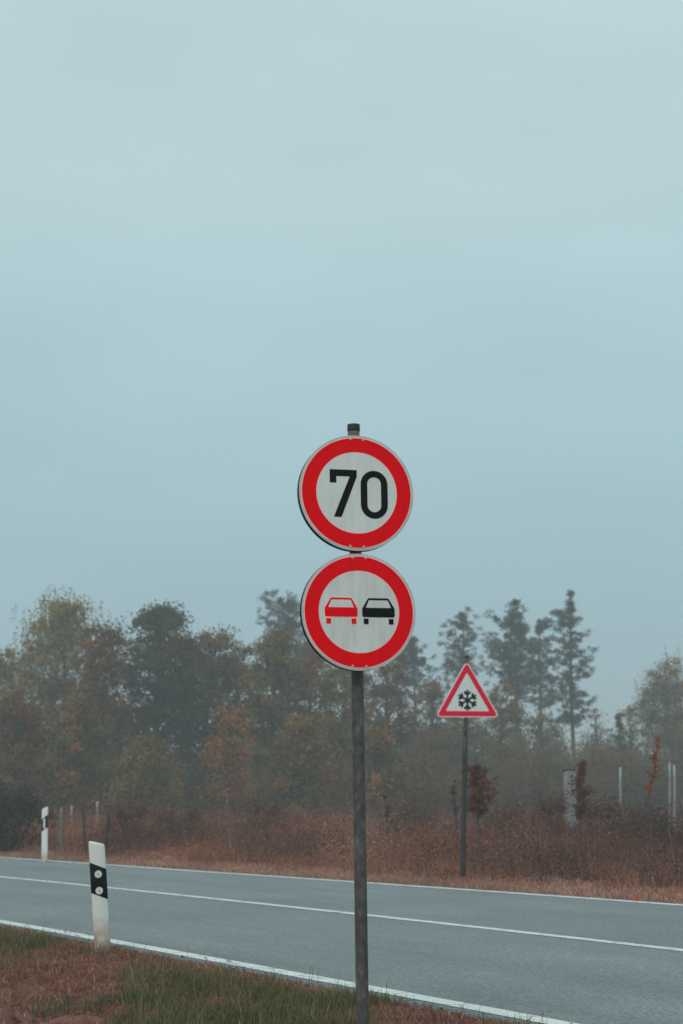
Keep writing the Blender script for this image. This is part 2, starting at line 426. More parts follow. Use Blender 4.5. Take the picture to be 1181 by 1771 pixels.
def axis(lo, hi, step, far, grow=1.35):
    a = list(np.arange(lo, hi, step)); d = step; v = a[-1]
    while v < far: d *= grow; v += d; a.append(v)
    d = step; v = a[0]; b = []
    while v > -far: d *= grow; v -= d; b.append(v)
    return np.array(b[::-1] + a)
gx = axis(-9.5, 8.5, 0.07, 640); gy = axis(4.5, 27, 0.08, 640)
X, Y = np.meshgrid(gx, gy)
Zg = ground_z(X, Y)
nx, ny = len(gx), len(gy)
idx = np.arange(nx * ny).reshape(ny, nx)
Q = np.stack([idx[:-1, :-1], idx[:-1, 1:], idx[1:, 1:], idx[1:, :-1]], -1).reshape(-1, 4)
me = mesh_np('ground', np.stack([X, Y, Zg], -1).reshape(-1, 3), Q, smooth=True)
tag(link('ground', me, M['soil']), 'reddish brown soil and thatch of the verges and field', kind='structure')

def ribbon(name, s, off_a, off_b, z, mat, parent=None, skirt=0.0):
    xa, ya = course(s, off_a); xb, yb = course(s, off_b); n = len(s)
    z = np.full(n, z)
    V = np.concatenate([np.stack([xa, ya, z], 1), np.stack([xb, yb, z], 1)])
    i = np.arange(n - 1)
    Q = np.stack([i, i + n, i + n + 1, i + 1], 1)
    if skirt:
        V = np.concatenate([V, np.stack([xa, ya, z - skirt], 1), np.stack([xb, yb, z - skirt], 1)])
        Q = np.concatenate([Q, np.stack([i + 2 * n, i, i + 1, i + 2 * n + 1], 1), np.stack([i + n, i + 3 * n, i + 3 * n + 1, i + n + 1], 1)])
    return link(name, mesh_np(name, V, Q), mat, parent)

S = np.concatenate([np.arange(-60, -14, 1.0), np.arange(-14, 40, 0.08), np.arange(40, 260, 1.0)])
wob = 0.05 * (vnoise(S, S * 0, 0.35) - 0.5) + 0.05 * (vnoise(S, S * 0 + 9, 1.3) - 0.5)
oa, ob_ = -(w_far(S) + 0.20 + wob), W_NEAR + EDGE + 0.02 + wob[::-1]
NC = 15
OFF = oa[:, None] + (ob_ - oa)[:, None] * np.linspace(0, 1, NC)[None]
SS = np.repeat(S[:, None], NC, 1)
rx, ry = course(SS, OFF); n_ = len(S)
RV = np.stack([rx, ry, np.zeros_like(rx)], -1)
RV = np.concatenate([np.concatenate([RV[:, :1] - [0, 0, .05], RV], 1), RV[:, -1:] - [0, 0, .05]], 1)
ii = np.arange(n_ * (NC + 2)).reshape(n_, NC + 2)
RQ = np.stack([ii[:-1, :-1], ii[:-1, 1:], ii[1:, 1:], ii[1:, :-1]], -1).reshape(-1, 4)
pad = lambda a_: np.concatenate([a_[:, :1], a_, a_[:, -1:]], 1)
rme = mesh_np('road', RV.reshape(-1, 3), RQ)
at_ = rme.attributes.new('lane', 'FLOAT_VECTOR', 'POINT')
at_.data.foreach_set('vector', np.stack([pad(SS), pad(OFF), pad(OFF) * 0], -1).astype(np.float32).ravel())
road = link('road', rme, M['asphalt'])
tag(road, 'grey two lane asphalt road bending gently to the left', kind='structure')
lw = 0.008 * (vnoise(S, S * 0 + 3, 0.3) - 0.5)
ribbon('edge_line', S, W_NEAR - 0.075 + lw, W_NEAR + 0.075 + lw[::-1], 0.004, M['paint'], road)
ribbon('edge_line', S, -w_far(S) - 0.085, -w_far(S) + 0.085, 0.004, M['paint'], road)
ribbon('centre_line', S, -0.07 + lw, 0.07 + lw[::-1], 0.004, M['paint'], road)

# ------------------------------------------------------------------ sign shapes
def prism(bm, pts, y0, y1):
    """polygon given in the sign's x/z plane, from y0 (back) to y1 (front, towards -y)"""
    f = [bm.verts.new((x, y1, z)) for x, z in pts]; b = [bm.verts.new((x, y0, z)) for x, z in pts]
    n = len(pts)
    bm.faces.new(f); bm.faces.new(b[::-1])
    for i in range(n):
        j = (i + 1) % n
        bm.faces.new((f[j], f[i], b[i], b[j]))

def frame(bm, outer, inner, y0, y1):
    n = len(outer)
    of = [bm.verts.new((x, y1, z)) for x, z in outer]; jf = [bm.verts.new((x, y1, z)) for x, z in inner]
    ob = [bm.verts.new((x, y0, z)) for x, z in outer]; jb = [bm.verts.new((x, y0, z)) for x, z in inner]
    for i in range(n):
        j = (i + 1) % n
        bm.faces.new((of[i], of[j], jf[j], jf[i])); bm.faces.new((ob[j], ob[i], jb[i], jb[j]))
        bm.faces.new((of[j], of[i], ob[i], ob[j])); bm.faces.new((jf[i], jf[j], jb[j], jb[i]))

def bm_obj(name, bm, mat, parent, loc=(0, 0, 0), rot=(0, 0, 0), smooth=False):
    bmesh.ops.recalc_face_normals(bm, faces=bm.faces)
    me = bpy.data.meshes.new(name); bm.to_mesh(me); bm.free()
    if smooth:
        for p in me.polygons: p.use_smooth = True
    return link(name, me, mat, parent, loc, rot)

def circle(r, n=96, cx=0, cz=0):
    return [(cx + r * math.cos(2 * math.pi * i / n), cz + r * math.sin(2 * math.pi * i / n)) for i in range(n)]
def stadium(x0, x1, z0, z1, n=14):
    r = (x1 - x0) / 2; cx = (x0 + x1) / 2
    top = [(cx + r * math.cos(math.pi * i / n), z1 - r + r * math.sin(math.pi * i / n)) for i in range(n + 1)]
    bot = [(cx - r * math.cos(math.pi * i / n), z0 + r - r * math.sin(math.pi * i / n)) for i in range(n + 1)]
    return top + bot

def tube_obj(name, r, z0, z1, mat, parent, n=28, r_in=None, tilt=(0, 0), wob=0):
    bm = bmesh.new()
    rings = []
    for k in range(9):
        z = z0 + (z1 - z0) * k / 8
        rings.append([bm.verts.new((r * math.cos(2 * math.pi * i / n), r * math.sin(2 * math.pi * i / n), z)) for i in range(n)])
    for a, b in zip(rings, rings[1:]):
        for i in range(n):
            j = (i + 1) % n
            f = bm.faces.new((a[i], a[j], b[j], b[i])); f.smooth = True
    bm.faces.new(rings[-1]); bm.faces.new(rings[0][::-1])
    return bm_obj(name, bm, mat, parent)

def clamp(parent, z, rp):
    """band clamp round the pole, reaching forward to the back of the plate"""
    bm = bmesh.new()
    frame(bm, circle(rp + 0.005, 28), circle(rp + 0.0006, 28), -0.015, 0.015)
    for v in bm.verts: v.co = Vector((v.co.x, v.co.z, v.co.y + z))
    for sx in (-0.05, 0.035):
        prism(bm, [(sx, z - 0.014), (sx + 0.015, z - 0.014), (sx + 0.015, z + 0.014), (sx, z + 0.014)], -rp * 0.45, -rp - 0.0125)
    return bm_obj('clamp', bm, M['galv'], parent)

def round_sign(parent, z, rp, yaw, face_mat, label, roll=0.0, dx=0.0):
    """600 mm round prohibition plate; its parts are children of the panel"""
    R_ = 0.30; D = 0.042
    yb = -(rp + 0.013)                      # back of the plate
    bm = bmesh.new()
    frame(bm, circle(R_), circle(R_ - 0.004), 0, -D)                      # turned-back edge
    p = bm_obj('sign_panel', bm, M['rim_black'], parent, rot=(0, roll, yaw))
    p.location = Vector((0, 0, z)) + Matrix.Rotation(yaw, 4, 'Z') @ Vector((dx, yb, 0))
    p['label'] = label
    def sub(name, mat, build):
        b = bmesh.new(); build(b); return bm_obj(name, b, mat, p)
    sub('plate', M['rim'], lambda b: prism(b, circle(R_ - 0.0002), -D + 0.0008, -D - 0.002))
    sub('red_ring', M['red'], lambda b: frame(b, circle(0.2845), circle(0.2115), -D - 0.0022, -D - 0.0034))
    sub('edging', M['pink_line'], lambda b: (frame(b, circle(0.2885), circle(0.2847), -D - 0.0022, -D - 0.0030), frame(b, circle(0.2113), circle(0.2072), -D - 0.0022, -D - 0.0030)))
    sub('white_disc', face_mat, lambda b: prism(b, circle(0.2070), -D - 0.0022, -D - 0.0030))
    for bx, bz in ((-0.030, 0.279), (0.038, 0.278), (-0.038, -0.276), (0.032, -0.278)):
        sub('rivet', M['bolt'], lambda b: prism(b, circle(0.0062, 12, bx, bz), -D - 0.0036, -D - 0.006))
    return p, D + 0.0032, sub

# main post with two round plates, 1.1 m off the near edge line
SIGN_D = 7.2
mp_xy = at(628, SIGN_D)
mz = gz(mp_xy.x, mp_xy.y)
main = empty('road_sign', (mp_xy.x, mp_xy.y, mz), (0, R(-0.75), 0))
tag(main, 'grey steel pole carrying a 70 disc above a no overtaking disc', 'road sign')
RP = 0.0305
ztop = at(613, SIGN_D, 736).z - mz
tube_obj('pole', RP, -0.35, ztop, M['galv'], main)
c_ = tube_obj('cap', RP + 0.0022, ztop - 0.030, ztop + 0.004, M['black_cap'], main)
YAW = R(13.5)
z1 = at(615, SIGN_D - 0.075, 853).z - mz; z2 = at(619, SIGN_D - 0.075, 1058.5).z - mz
p1, dy, sub = round_sign(main, z1, RP, YAW, M['white_clean'], 'round 70 speed limit plate with red ring', dx=-0.011)
p1.scale = (0.99, 1, 0.99)
def zp(cx, cy, pts, kx=0.3 / 466, kz=0.3 / 478):
    return [((x - cx) * kx, (cy - y) * kz) for x, y in pts]
sub('digit_seven', M['black_print'], lambda b: prism(b, zp(596, 677, [(378, 490), (378, 600), (431, 600), (431, 545), (540, 545), (408, 881), (470, 881), (597, 545), (597, 490)]), -dy + 0.001, -dy - 0.0008))
def zero(b):
    a = zp(596, 677, [(628, 888), (848, 490)]); i = zp(596, 677, [(682, 834), (794, 544)])
    frame(b, stadium(a[0][0], a[1][0], a[0][1], a[1][1]), stadium(i[0][0], i[1][0], i[0][1], i[1][1]), -dy + 0.001, -dy - 0.0008)
sub('digit_zero', M['black_print'], zero)
clamp(main, z1 + 0.2, RP); clamp(main, z1 - 0.2, RP)
p2, dy, sub = round_sign(main, z2, RP, YAW, M['white_streaked'], 'round no overtaking plate with a red and a black car', dx=-0.008)
p2.scale = (0.972, 1, 0.972)
def car(b, e=0.0, hole=True):
    """rear view of a small car, local metres, drawn from the plate's pictogram"""
    outer = [(-0.0855 - e, 0.012), (-0.0555 - e * .8, 0.0635 + e), (-0.050, 0.0665 + e), (0.050, 0.0665 + e), (0.0555 + e * .8, 0.0635 + e), (0.0855 + e, 0.012),
             (0.0855 + e, -0.024), (0.079 + e * .7, -0.031 - e), (-0.079 - e * .7, -0.031 - e), (-0.0855 - e, -0.024)]
    inner = [(-0.0672 , 0.018), (-0.0512, 0.055), (-0.047, 0.0570), (0.047, 0.0570), (0.0512, 0.055), (0.0672, 0.018),
             (0.066, 0.0170), (0.06, 0.0170), (-0.06, 0.0170), (-0.066, 0.0170)]
    return outer, inner
def car_obj(name, mat, cx, cz, edge=None):
    sh = lambda pts: [(x + cx, z + cz) for x, z in pts]
    o_, i_ = car(None)
    def build(b):
        frame(b, sh(o_), sh(i_), -dy + 0.001, -dy - 0.0012)
        for w in (-0.066, 0.066):
            prism(b, sh([(w - 0.0125, -0.039), (w - 0.0125, -0.064), (w - 0.009, -0.067), (w + 0.009, -0.067), (w + 0.0125, -0.064), (w + 0.0125, -0.039)]), -dy + 0.001, -dy - 0.0012)
    sub(name, mat, build)
    if edge:
        oo, _ = car(None, 0.0035)
        def build2(b):
            prism(b, sh(oo), -dy + 0.001, -dy - 0.0004)
            for w in (-0.066, 0.066):
                prism(b, sh([(w - 0.016, -0.0352), (w - 0.016, -0.069), (w + 0.016, -0.069), (w + 0.016, -0.0352)]), -dy + 0.001, -dy - 0.0004)
        sub('car_outline', edge, build2)
        sub('car_window', M['white_streaked'], lambda b: prism(b, sh([(x * 0.965, 0.037 + (z - 0.037) * 0.86) for x, z in i_]), -dy + 0.0005, -dy - 0.0008))
car_obj('red_car_symbol', M['red'], -0.0945, 0.004, M['pink_line'])
car_obj('black_car_symbol', M['black_print'], 0.1015, 0.004)
clamp(main, z2 + 0.2, RP); clamp(main, z2 - 0.2, RP)

# far warning triangle
ws = at(800, 21.4); wz = gz(ws.x, ws.y)
warn = empty('warning_sign', (ws.x, ws.y, wz), (0, R(2.1), 0))
tag(warn, 'red bordered triangular snowflake warning sign on a dark pole across the road', 'road sign')
wtop = at(808, 21.4, 1135).z - wz
tube_obj('pole', 0.030, 2.0, wtop, M['galv'], warn)
tube_obj('sleeve', 0.038, -0.3, at(806, 21.4, 1272).z - wz, M['galv_dark'], warn)
tube_obj('cap', 0.0325, wtop - 0.03, wtop + 0.006, M['black_cap'], warn)
def tri(side, r, n=6):
    """rounded triangle, `side` is the side of the sharp triangle, centred on its centroid"""
    h = side * math.sqrt(3) / 2; pts = []
    cs = [(0, h * 2 / 3), (-side / 2, -h / 3), (side / 2, -h / 3)]; a0 = [30, 150, 270]
    rr = max(r, 0.0008)
    for (cx, cz), a in zip(cs, a0):
        l_ = math.hypot(cx, cz); k = (l_ - 2 * rr) / l_
        for i in range(n + 1):
            t_ = math.radians(a + 120 * i / n); pts.append((cx * k + rr * math.cos(t_), cz * k + rr * math.sin(t_)))
    return pts
zc = at(807, 21.4, 1208).z - wz
yaww = R(7)
tp = empty('dummy')
bpy.data.objects.remove(tp)
bm = bmesh.new(); frame(bm, tri(0.96, 0.045), tri(0.945, 0.040), 0, -0.03)
panel = bm_obj('sign_panel', bm, M['rim'], warn, rot=(0, R(-2.1), yaww))
panel.location = Vector((0, 0, zc)) + Matrix.Rotation(yaww, 4, 'Z') @ Vector((0, -0.046, 0))
panel['label'] = 'red and white triangle with a black snowflake'
def psub(name, mat, build):
    b = bmesh.new(); build(b); return bm_obj(name, b, mat, panel)
psub('plate', M['pink_line'], lambda b: prism(b, tri(0.9598, 0.0449), -0.029, -0.034))
psub('red_border', M['red_far'], lambda b: frame(b, tri(0.905, 0.03), tri(0.655, 0.012), -0.0342, -0.0365))
psub('white_field', M['white_clean'], lambda b: prism(b, tri(0.635, 0.010), -0.0342, -0.0360))
def snow(b):
    half = [(0.0155, 0.027), (0.0155, 0.076), (0.050, 0.100), (0.052, 0.118), (0.046, 0.132), (0.036, 0.136), (0.0165, 0.121), (0.0145, 0.146), (0.0, 0.158)]
    arm = half + [(-x, z) for x, z in half[-2::-1]]
    pts = []
    for k in range(6):
        a = -k * math.pi / 3; c, s = math.cos(a), math.sin(a)
        for x, z in arm[::-1]:
            pts.append((x * c - z * s, x * s + z * c - 0.03))
    # merge the repeated hub corners
    o_ = []
    for p in pts:
        if not o_ or math.hypot(p[0] - o_[-1][0], p[1] - o_[-1][1]) > 1e-3: o_.append(p)
    if math.hypot(o_[0][0] - o_[-1][0], o_[0][1] - o_[-1][1]) < 1e-3: o_.pop()
    prism(b, o_, -0.0358, -0.0372)
psub('snowflake_symbol', M['black_print'], snow)
clamp(warn, zc + 0.05, 0.030)
clamp(warn, zc - 0.18, 0.030)

# ------------------------------------------------------------------ delineator posts
SEC = [(-0.063, -0.008), (-0.060, -0.020), (-0.050, -0.028), (0.050, -0.028), (0.060, -0.020), (0.063, -0.008),
       (0.058, 0.014), (0.036, 0.044), (0.019, 0.056), (-0.019, 0.056), (-0.036, 0.044), (-0.058, 0.014)]
def loft(bm, zlo, zhi, off=0.0, sec=SEC, caps=True):
    def o(x, y):
        l_ = math.hypot(x, y); return x + x / l_ * off, y + y / l_ * off
    pts = [o(x, y) for x, y in sec]; n = len(pts)
    a = [bm.verts.new((x, y, zlo(x))) for x, y in pts]; b = [bm.verts.new((x, y, zhi(x))) for x, y in pts]
    for i in range(n):
        j = (i + 1) % n; f = bm.faces.new((a[i], a[j], b[j], b[i])); f.smooth = True
    return a, b

def delineator(loc, yaw, tilt, H, slope, reflector, label):
    t = empty('delineator_post', loc, (0, tilt, yaw))
    tag(t, label, 'delineator post', 'delineator posts beside the road')
    bm = bmesh.new()
    ztop = lambda x: H - slope * x
    a, b = loft(bm, lambda x: -0.25, lambda x: ztop(x) - 0.030)
    # rounded slanting top
    prev = b
    for k, (sh, dz) in enumerate(((0.985, -0.017), (0.94, -0.008), (0.86, -0.002), (0.72, 0.0))):
        ring = [bm.verts.new((v.co.x * sh, v.co.y * sh, ztop(v.co.x * sh) + dz)) for v in b]
        for i in range(len(ring)):
            j = (i + 1) % len(ring); f = bm.faces.new((prev[i], prev[j], ring[j], ring[i])); f.smooth = True
        prev = ring
    bm.faces.new(prev)
    bm_obj('body', bm, M['plastic_white'], t)
    # slanted black band
    bs = slope * 1.5
    bm = bmesh.new()
    zb0, zb1 = H - 0.415, H - 0.180
    a, b = loft(bm, lambda x: zb0 - bs * x, lambda x: zb1 - bs * x, 0.0015)
    a2, b2 = loft(bm, lambda x: zb0 - bs * x, lambda x: zb1 - bs * x, -0.001)
    n = len(a)
    for i in range(n):
        j = (i + 1) % n
        bm.faces.new((b[i], b[j], b2[j], b2[i])); bm.faces.new((a[j], a[i], a2[i], a2[j]))
    band = bm_obj('black_band', bm, M['black_print'], t)
    if reflector == 'discs':
        for zz in (0.245, 0.392 - 0.02):
            bm = bmesh.new(); prism(bm, circle(0.0285, 32, -0.002, H - zz), -0.0292, -0.0335)
            d = bm_obj('reflector', bm, M['white_clean'], band)
            bm = bmesh.new(); prism(bm, circle(0.0045, 12, -0.002, H - zz), -0.0334, -0.0350)
            bm_obj('centre_pin', bm, M['black_cap'], band)
    else:
        bm = bmesh.new(); prism(bm, [(-0.019, H - 0.395), (0.019, H - 0.395), (0.019, H - 0.205), (-0.019, H - 0.205)], -0.0292, -0.0335)
        bm_obj('reflector', bm, M['white_clean'], band)
    return t
dp = at(178, 11.8); dz_ = gz(dp.x, dp.y)
delineator((dp.x, dp.y, dz_), R(13), R(-5.2), at(169, 11.8, 1456).z - dz_, 0.32, 'discs', 'white marker post with two round reflectors on the near verge')
dp = at(77.5, 28.6); dz_ = gz(dp.x, dp.y)
delineator((dp.x, dp.y, dz_), R(-16), R(-2.0), at(77.5, 28.6, 1397).z - dz_, -0.45, 'bar', 'white marker post with one upright reflector bar on the far verge')

# ------------------------------------------------------------------ posts in the field
def stick(name, px0, d, y_top, px_top, r, mat, label, cat='post', group=None, taper=0.85, square=False, kink=0.0):
    b = at(px0, d); z0 = gz(b.x, b.y); tp_ = at(px_top, d, y_top)
    A = Acc(); n = 4 if square else 8
    base = np.array([b.x, b.y, z0 - 0.2]); top = np.array(tp_)
    k = np.linspace(0, 1, 7)[:, None]
    pts = (base - base) + k * (top - base); pts[:, 0] += kink * np.sin(k[:, 0] * np.pi)
    pts[1:-1, :2] += rng.normal(size=(5, 2)) * r * 0.12
    A.tube(pts, r * (1 - (1 - taper) * k[:, 0]), n)
    o = link(name, A.mesh(name), mat, None, base)
    return tag(o, label, cat, group)
g = 'posts standing in the field behind the far verge'
stick('fence_post', 105, 31.5, 1396, 107, 0.042, M['timber_grey'], 'thick grey wooden post next to the far marker post', group=g)
stick('fence_post', 150, 30.5, 1394, 143, 0.036, M['timber_dark'], 'dark post leaning left just left of the near marker post top', group=g)
stick('fence_post', 181, 30.0, 1399, 188, 0.040, M['timber_dark'], 'dark post leaning right just right of the near marker post top', group=g)
stick('stake', 123, 40, 1393, 124, 0.035, M['galv_light'], 'short pale stake seen left of the dark leaning posts', 'stake', 'pale stakes at the field edge')
stick('stake', 167, 40, 1386, 168, 0.035, M['galv_light'], 'pale stake standing between the two dark leaning posts', 'stake', 'pale stakes at the field edge')
stick('metal_post', 1073, 35, 1327, 1073, 0.036, M['galv_light'], 'single pale metal post left of the orange sapling', group='pale metal posts at the right')
stick('metal_post', 1158, 36, 1318, 1158, 0.032, M['galv_light'], 'left and thinner post of the pale pair at the right edge', group='pale metal posts at the right')
stick('metal_post', 1167, 35, 1323, 1166, 0.036, M['galv_light'], 'right and thicker post of the pale pair at the right edge', group='pale metal posts at the right')
# broad grey board with two braces
bp_ = at(990, 34); bz = gz(bp_.x, bp_.y)
board = empty('fence_board', (bp_.x, bp_.y, bz), (0, 0, R(12)))
tag(board, 'broad grey board with slanting braces behind the copper sapling', 'board')
hb = at(990, 34, 1332).z - bz
bm = bmesh.new()
prism(bm, [(-0.165, -0.2), (0.10, -0.2), (0.12, hb - 0.5), (0.16, hb + 0.09), (0.145, hb + 0.10), (0.09, hb - 0.03), (-0.02, hb - 0.005), (-0.165, hb - 0.04)], 0.025, -0.025)
bm_obj('panel', bm, M['galv_light'], board)
bm = bmesh.new()
prism(bm, [(-0.175, hb - 0.04), (-0.02, hb - 0.004), (0.09, hb - 0.029), (0.145, hb + 0.101), (0.165, hb + 0.115), (0.10, hb + 0.0), (-0.02, hb + 0.028), (-0.175, hb - 0.005)], 0.032, -0.032)
bm_obj('top_edging', bm, M['timber_dark'], board)
for (xa, za, xb, zb_) in ((0.13, hb - 0.32, 0.95, 0.55), (0.05, 0.75, 0.42, 0.1)):
    A = Acc(); A.tube([(xa, 0.06, za), (xb, 0.06, zb_)], [0.028, 0.028], 6)
    link('brace', A.mesh('brace'), M['galv_light'], board)

# ------------------------------------------------------------------ trees
PAL = {
 'olive':   [((0.135, 0.112, 0.042), 5), ((0.095, 0.086, 0.038), 3), ((0.21, 0.125, 0.045), 2)],
 'pale':    [((0.23, 0.205, 0.09), 5), ((0.16, 0.145, 0.065), 4), ((0.26, 0.165, 0.065), 2)],
 'dark':    [((0.075, 0.068, 0.032), 6), ((0.092, 0.080, 0.034), 3), ((0.14, 0.092, 0.034), 2)],
 'brown':   [((0.135, 0.080, 0.042), 5), ((0.105, 0.072, 0.038), 3), ((0.20, 0.09, 0.04), 2)],
 'orange':  [((0.30, 0.115, 0.045), 5), ((0.20, 0.10, 0.045), 4), ((0.13, 0.095, 0.045), 4)],
 'mixed':   [((0.12, 0.105, 0.044), 5), ((0.27, 0.115, 0.045), 2), ((0.075, 0.074, 0.038), 3)],
 'pine':    [((0.034, 0.048, 0.040), 6), ((0.045, 0.058, 0.042), 3)],
 'rust':    [((0.20, 0.062, 0.035), 5), ((0.14, 0.050, 0.034), 4), ((0.26, 0.09, 0.04), 1)],
 'flame':   [((0.42, 0.125, 0.045), 5), ((0.30, 0.09, 0.04), 4)],
 'thicket': [((0.040, 0.034, 0.030), 5), ((0.060, 0.048, 0.036), 3), ((0.09, 0.055, 0.04), 1)],
 'heath':   [((0.115, 0.055, 0.042), 5), ((0.15, 0.075, 0.052), 3), ((0.09, 0.050, 0.042), 3)],
}
def pick(pal, n):
    cols = np.array([c for c, w in PAL[pal]]) * (np.array([1.28, 1.14, 0.9]) if pal in ('olive', 'pale', 'brown', 'mixed', 'orange') else 1.0); w = np.array([w for c, w in PAL[pal]], float); w /= w.sum()
    return cols[rng.choice(len(cols), n, p=w)]

def curve_pts(a, b, sag, n=5):
    a, b = np.asarray(a, float), np.asarray(b, float); t_ = np.linspace(0, 1, n)[:, None]
    p = a + (b - a) * t_; p[:, 2] += sag * np.sin(t_[:, 0] * np.pi)
    p[1:-1] += rng.normal(size=(n - 2, 3)) * np.linalg.norm(b - a) * 0.03
    return p

def tree_root(name, px, d, label, cat='tree', group='trees at the edge of the misty wood'):
    b = at(px, d); t = empty(name, (b.x, b.y, gz(b.x, b.y) - 0.02), (0, 0, rng.uniform(0, 6.28)))
    return tag(t, label, cat, group)

def broadleaf(H, Rw, zb, pal, n_cl=70, leaves=150, leaf=0.24, prof=None, droop=0.0, loose=1.0, topbias=0.0, tip=None):
    """tapered trunk with limbs to every leaf clump; returns (trunk mesh, crown mesh)"""
    wood, crown = Acc(), Acc()
    lean = rng.normal(size=2) * 0.03 * H
    tz = np.linspace(0, H * 0.9, 9)
    tx = np.stack([lean[0] * (tz / H) ** 1.5, lean[1] * (tz / H) ** 1.5, tz], 1); tx[1:, :2] += rng.normal(size=(8, 2)) * 0.05
    r0 = 0.014 * H + 0.04
    wood.tube(tx, r0 * (1 - tz / H) ** 0.8 + 0.015, 8)
    prof = prof or [(0, 0.55), (0.25, 0.95), (0.5, 1.0), (0.75, 0.75), (0.92, 0.42), (1, 0.15)]
    pt, pr = zip(*prof)
    n_cl = int(n_cl * 1.75); leaf = 0.12 if H < 9 else 0.135
    cl = []
    while len(cl) < n_cl:
        t_ = rng.random() ** (1 - topbias); r = np.interp(t_, pt, pr)
        if rng.random() > r + 0.1: continue
        a = rng.uniform(0, 2 * np.pi); q = rng.random() ** 0.40 * r * Rw * (0.85 + 0.4 * rng.random())
        z = zb + (H - zb) * t_
        cl.append((q * math.cos(a) + lean[0] * (z / H) ** 1.5, q * math.sin(a) + lean[1] * (z / H) ** 1.5, z, t_))
    for i, (x, y, z, t_) in enumerate(cl):
        cr_ = (0.35 + 0.11 * Rw) * rng.uniform(0.75, 1.7) * loose
        c = np.array([x, y, z])
        zi = max(0.25 * H, z - math.hypot(x, y) * rng.uniform(0.5, 1.0)); zi = min(zi, H * 0.86)
        base = np.array([np.interp(zi, tx[:, 2], tx[:, 0]), np.interp(zi, tx[:, 2], tx[:, 1]), zi])
        wood.tube(curve_pts(base, c, 0.12 * cr_), np.linspace(0.020 + 0.011 * np.linalg.norm(c - base), 0.008, 5), 4)
        n = int(leaves * 1.8 * rng.uniform(0.6, 1.3))
        P = rng.normal(size=(n, 3)); P /= np.linalg.norm(P, axis=1)[:, None]
        P *= np.minimum(np.abs(rng.normal(size=n) * 0.60), 0.98)[:, None] * cr_ * np.array([1.2, 1.2, 0.85])
        # twigs break the clump up
        for k in range(4):
            tw = c + P[rng.integers(n)]
            wood.tube([c, (c + tw) / 2 + rng.normal(size=3) * 0.05, tw], [0.01, 0.008, 0.005], 3)
        P = P[vnoise(P[:, 0] * 3 + i * 7.7, P[:, 2] * 3 + P[:, 1] * 2.2, max(cr_, 0.3)) > 0.34 - 0.1 * rng.random()]
        base_col = pick(pal, 1)[0]
        if tip is not None and t_ > tip[1] and rng.random() < tip[2]: base_col = pick(tip[0], 1)[0]
        cols = base_col * (0.6 + 0.4 * rng.random((len(P), 1))) + pick(pal, len(P)) * 0.35
        cols *= rng.uniform(0.8, 1.25)
        crown.leaves(c + P, leaf * rng.uniform(0.6, 1.35, len(P)), cols, 0.7)
        if droop:
            for k in range(6):
                s_ = c + rng.normal(size=3) * cr_ * 0.7; ln = droop * rng.uniform(0.5, 1.3); m_ = 26
                tt = rng.random(m_)[:, None]
                D_ = s_ + np.array([rng.normal() * 0.15, rng.normal() * 0.15, -ln]) * tt + rng.normal(size=(m_, 3)) * 0.07
                crown.leaves(D_, leaf * 0.8 * rng.uniform(0.7, 1.2, m_), np.broadcast_to(base_col, (m_, 3)) * rng.uniform(0.75, 1.25, (m_, 1)), 0.6)
                wood.tube([s_, s_ + np.array([0, 0, -ln])], [0.007, 0.003], 3)
    return wood.mesh('trunk'), crown.mesh('crown')

def pine(H, Rw, zb, n_wh=16, tuft=0.42, thin=1.0, prof=None):
    wood, crown = Acc(), Acc()
    tz = np.linspace(0, H, 11); bend = rng.normal(size=2) * 0.02 * H
    tx = np.stack([bend[0] * np.sin(tz / H * 3), bend[1] * np.sin(tz / H * 2.4), tz], 1)
    wood.tube(tx, (0.011 * H + 0.02) * (1 - tz / H) ** 0.75 + 0.012, 8)
    prof = prof or [(0, 0.7), (0.15, 1.0), (0.4, 0.85), (0.6, 0.68), (0.8, 0.36), (0.95, 0.14), (1, 0.03)]
    pt, pr = zip(*prof)
    side_bias = rng.uniform(0, 6.28); lump = rng.uniform(0.3, 1.3, n_wh)
    for w in range(n_wh):
        t_ = (w + rng.uniform(-0.3, 0.3)) / (n_wh - 1); t_ = min(max(t_, 0), 1)
        z = zb + (H - zb) * t_ * 0.985
        c0 = np.array([np.interp(z, tx[:, 2], tx[:, 0]), np.interp(z, tx[:, 2], tx[:, 1]), z])
        for b in range(int(rng.integers(5, 10) * thin * (0.55 + 0.5 * lump[w]) + 0.5)):
            a = rng.uniform(0, 6.28); c0 = c0 + np.array([0, 0, rng.uniform(-0.4, 0.4) * (H - zb) / n_wh])
            l_ = 1.3 * Rw * np.interp(t_, pt, pr) * rng.uniform(0.25, 1.3) * (1 + 0.45 * math.cos(a - side_bias - 5 * t_) * lump[w]); l_ = min(l_, 1.12 * Rw)
            rise = rng.uniform(-0.15, 0.6) + 0.5 * t_
            e = c0 + np.array([math.cos(a) * l_, math.sin(a) * l_, l_ * rise])
            p = curve_pts(c0, e, -0.08 * l_)
            wood.tube(p, np.linspace(0.018 + 0.010 * l_, 0.008, 5), 4)
            nt_ = max(1, int(l_ / (tuft * 0.75)))
            bc = pick('pine', 1)[0] * rng.uniform(0.8, 1.25)
            for k in range(nt_):
                f = 0.35 + 0.65 * (k + rng.random()) / nt_
                c = c0 + (e - c0) * f + rng.normal(size=3) * np.array([0.2, 0.2, 0.16]) * l_ * 0.6
                n = 34; P = rng.normal(size=(n, 3)); P /= np.linalg.norm(P, axis=1)[:, None]
                ax = P.copy(); ax[:, 2] += 0.5
                P *= tuft * np.array([0.62, 0.62, 0.42]) * rng.random((n, 1)) ** 0.5
                crown.leaves(c + P, tuft * 0.46 * rng.uniform(0.7, 1.2, n), bc * rng.uniform(0.75, 1.3, (n, 1)), 0.24, axis=ax)
    return wood.mesh('trunk'), crown.mesh('crown')

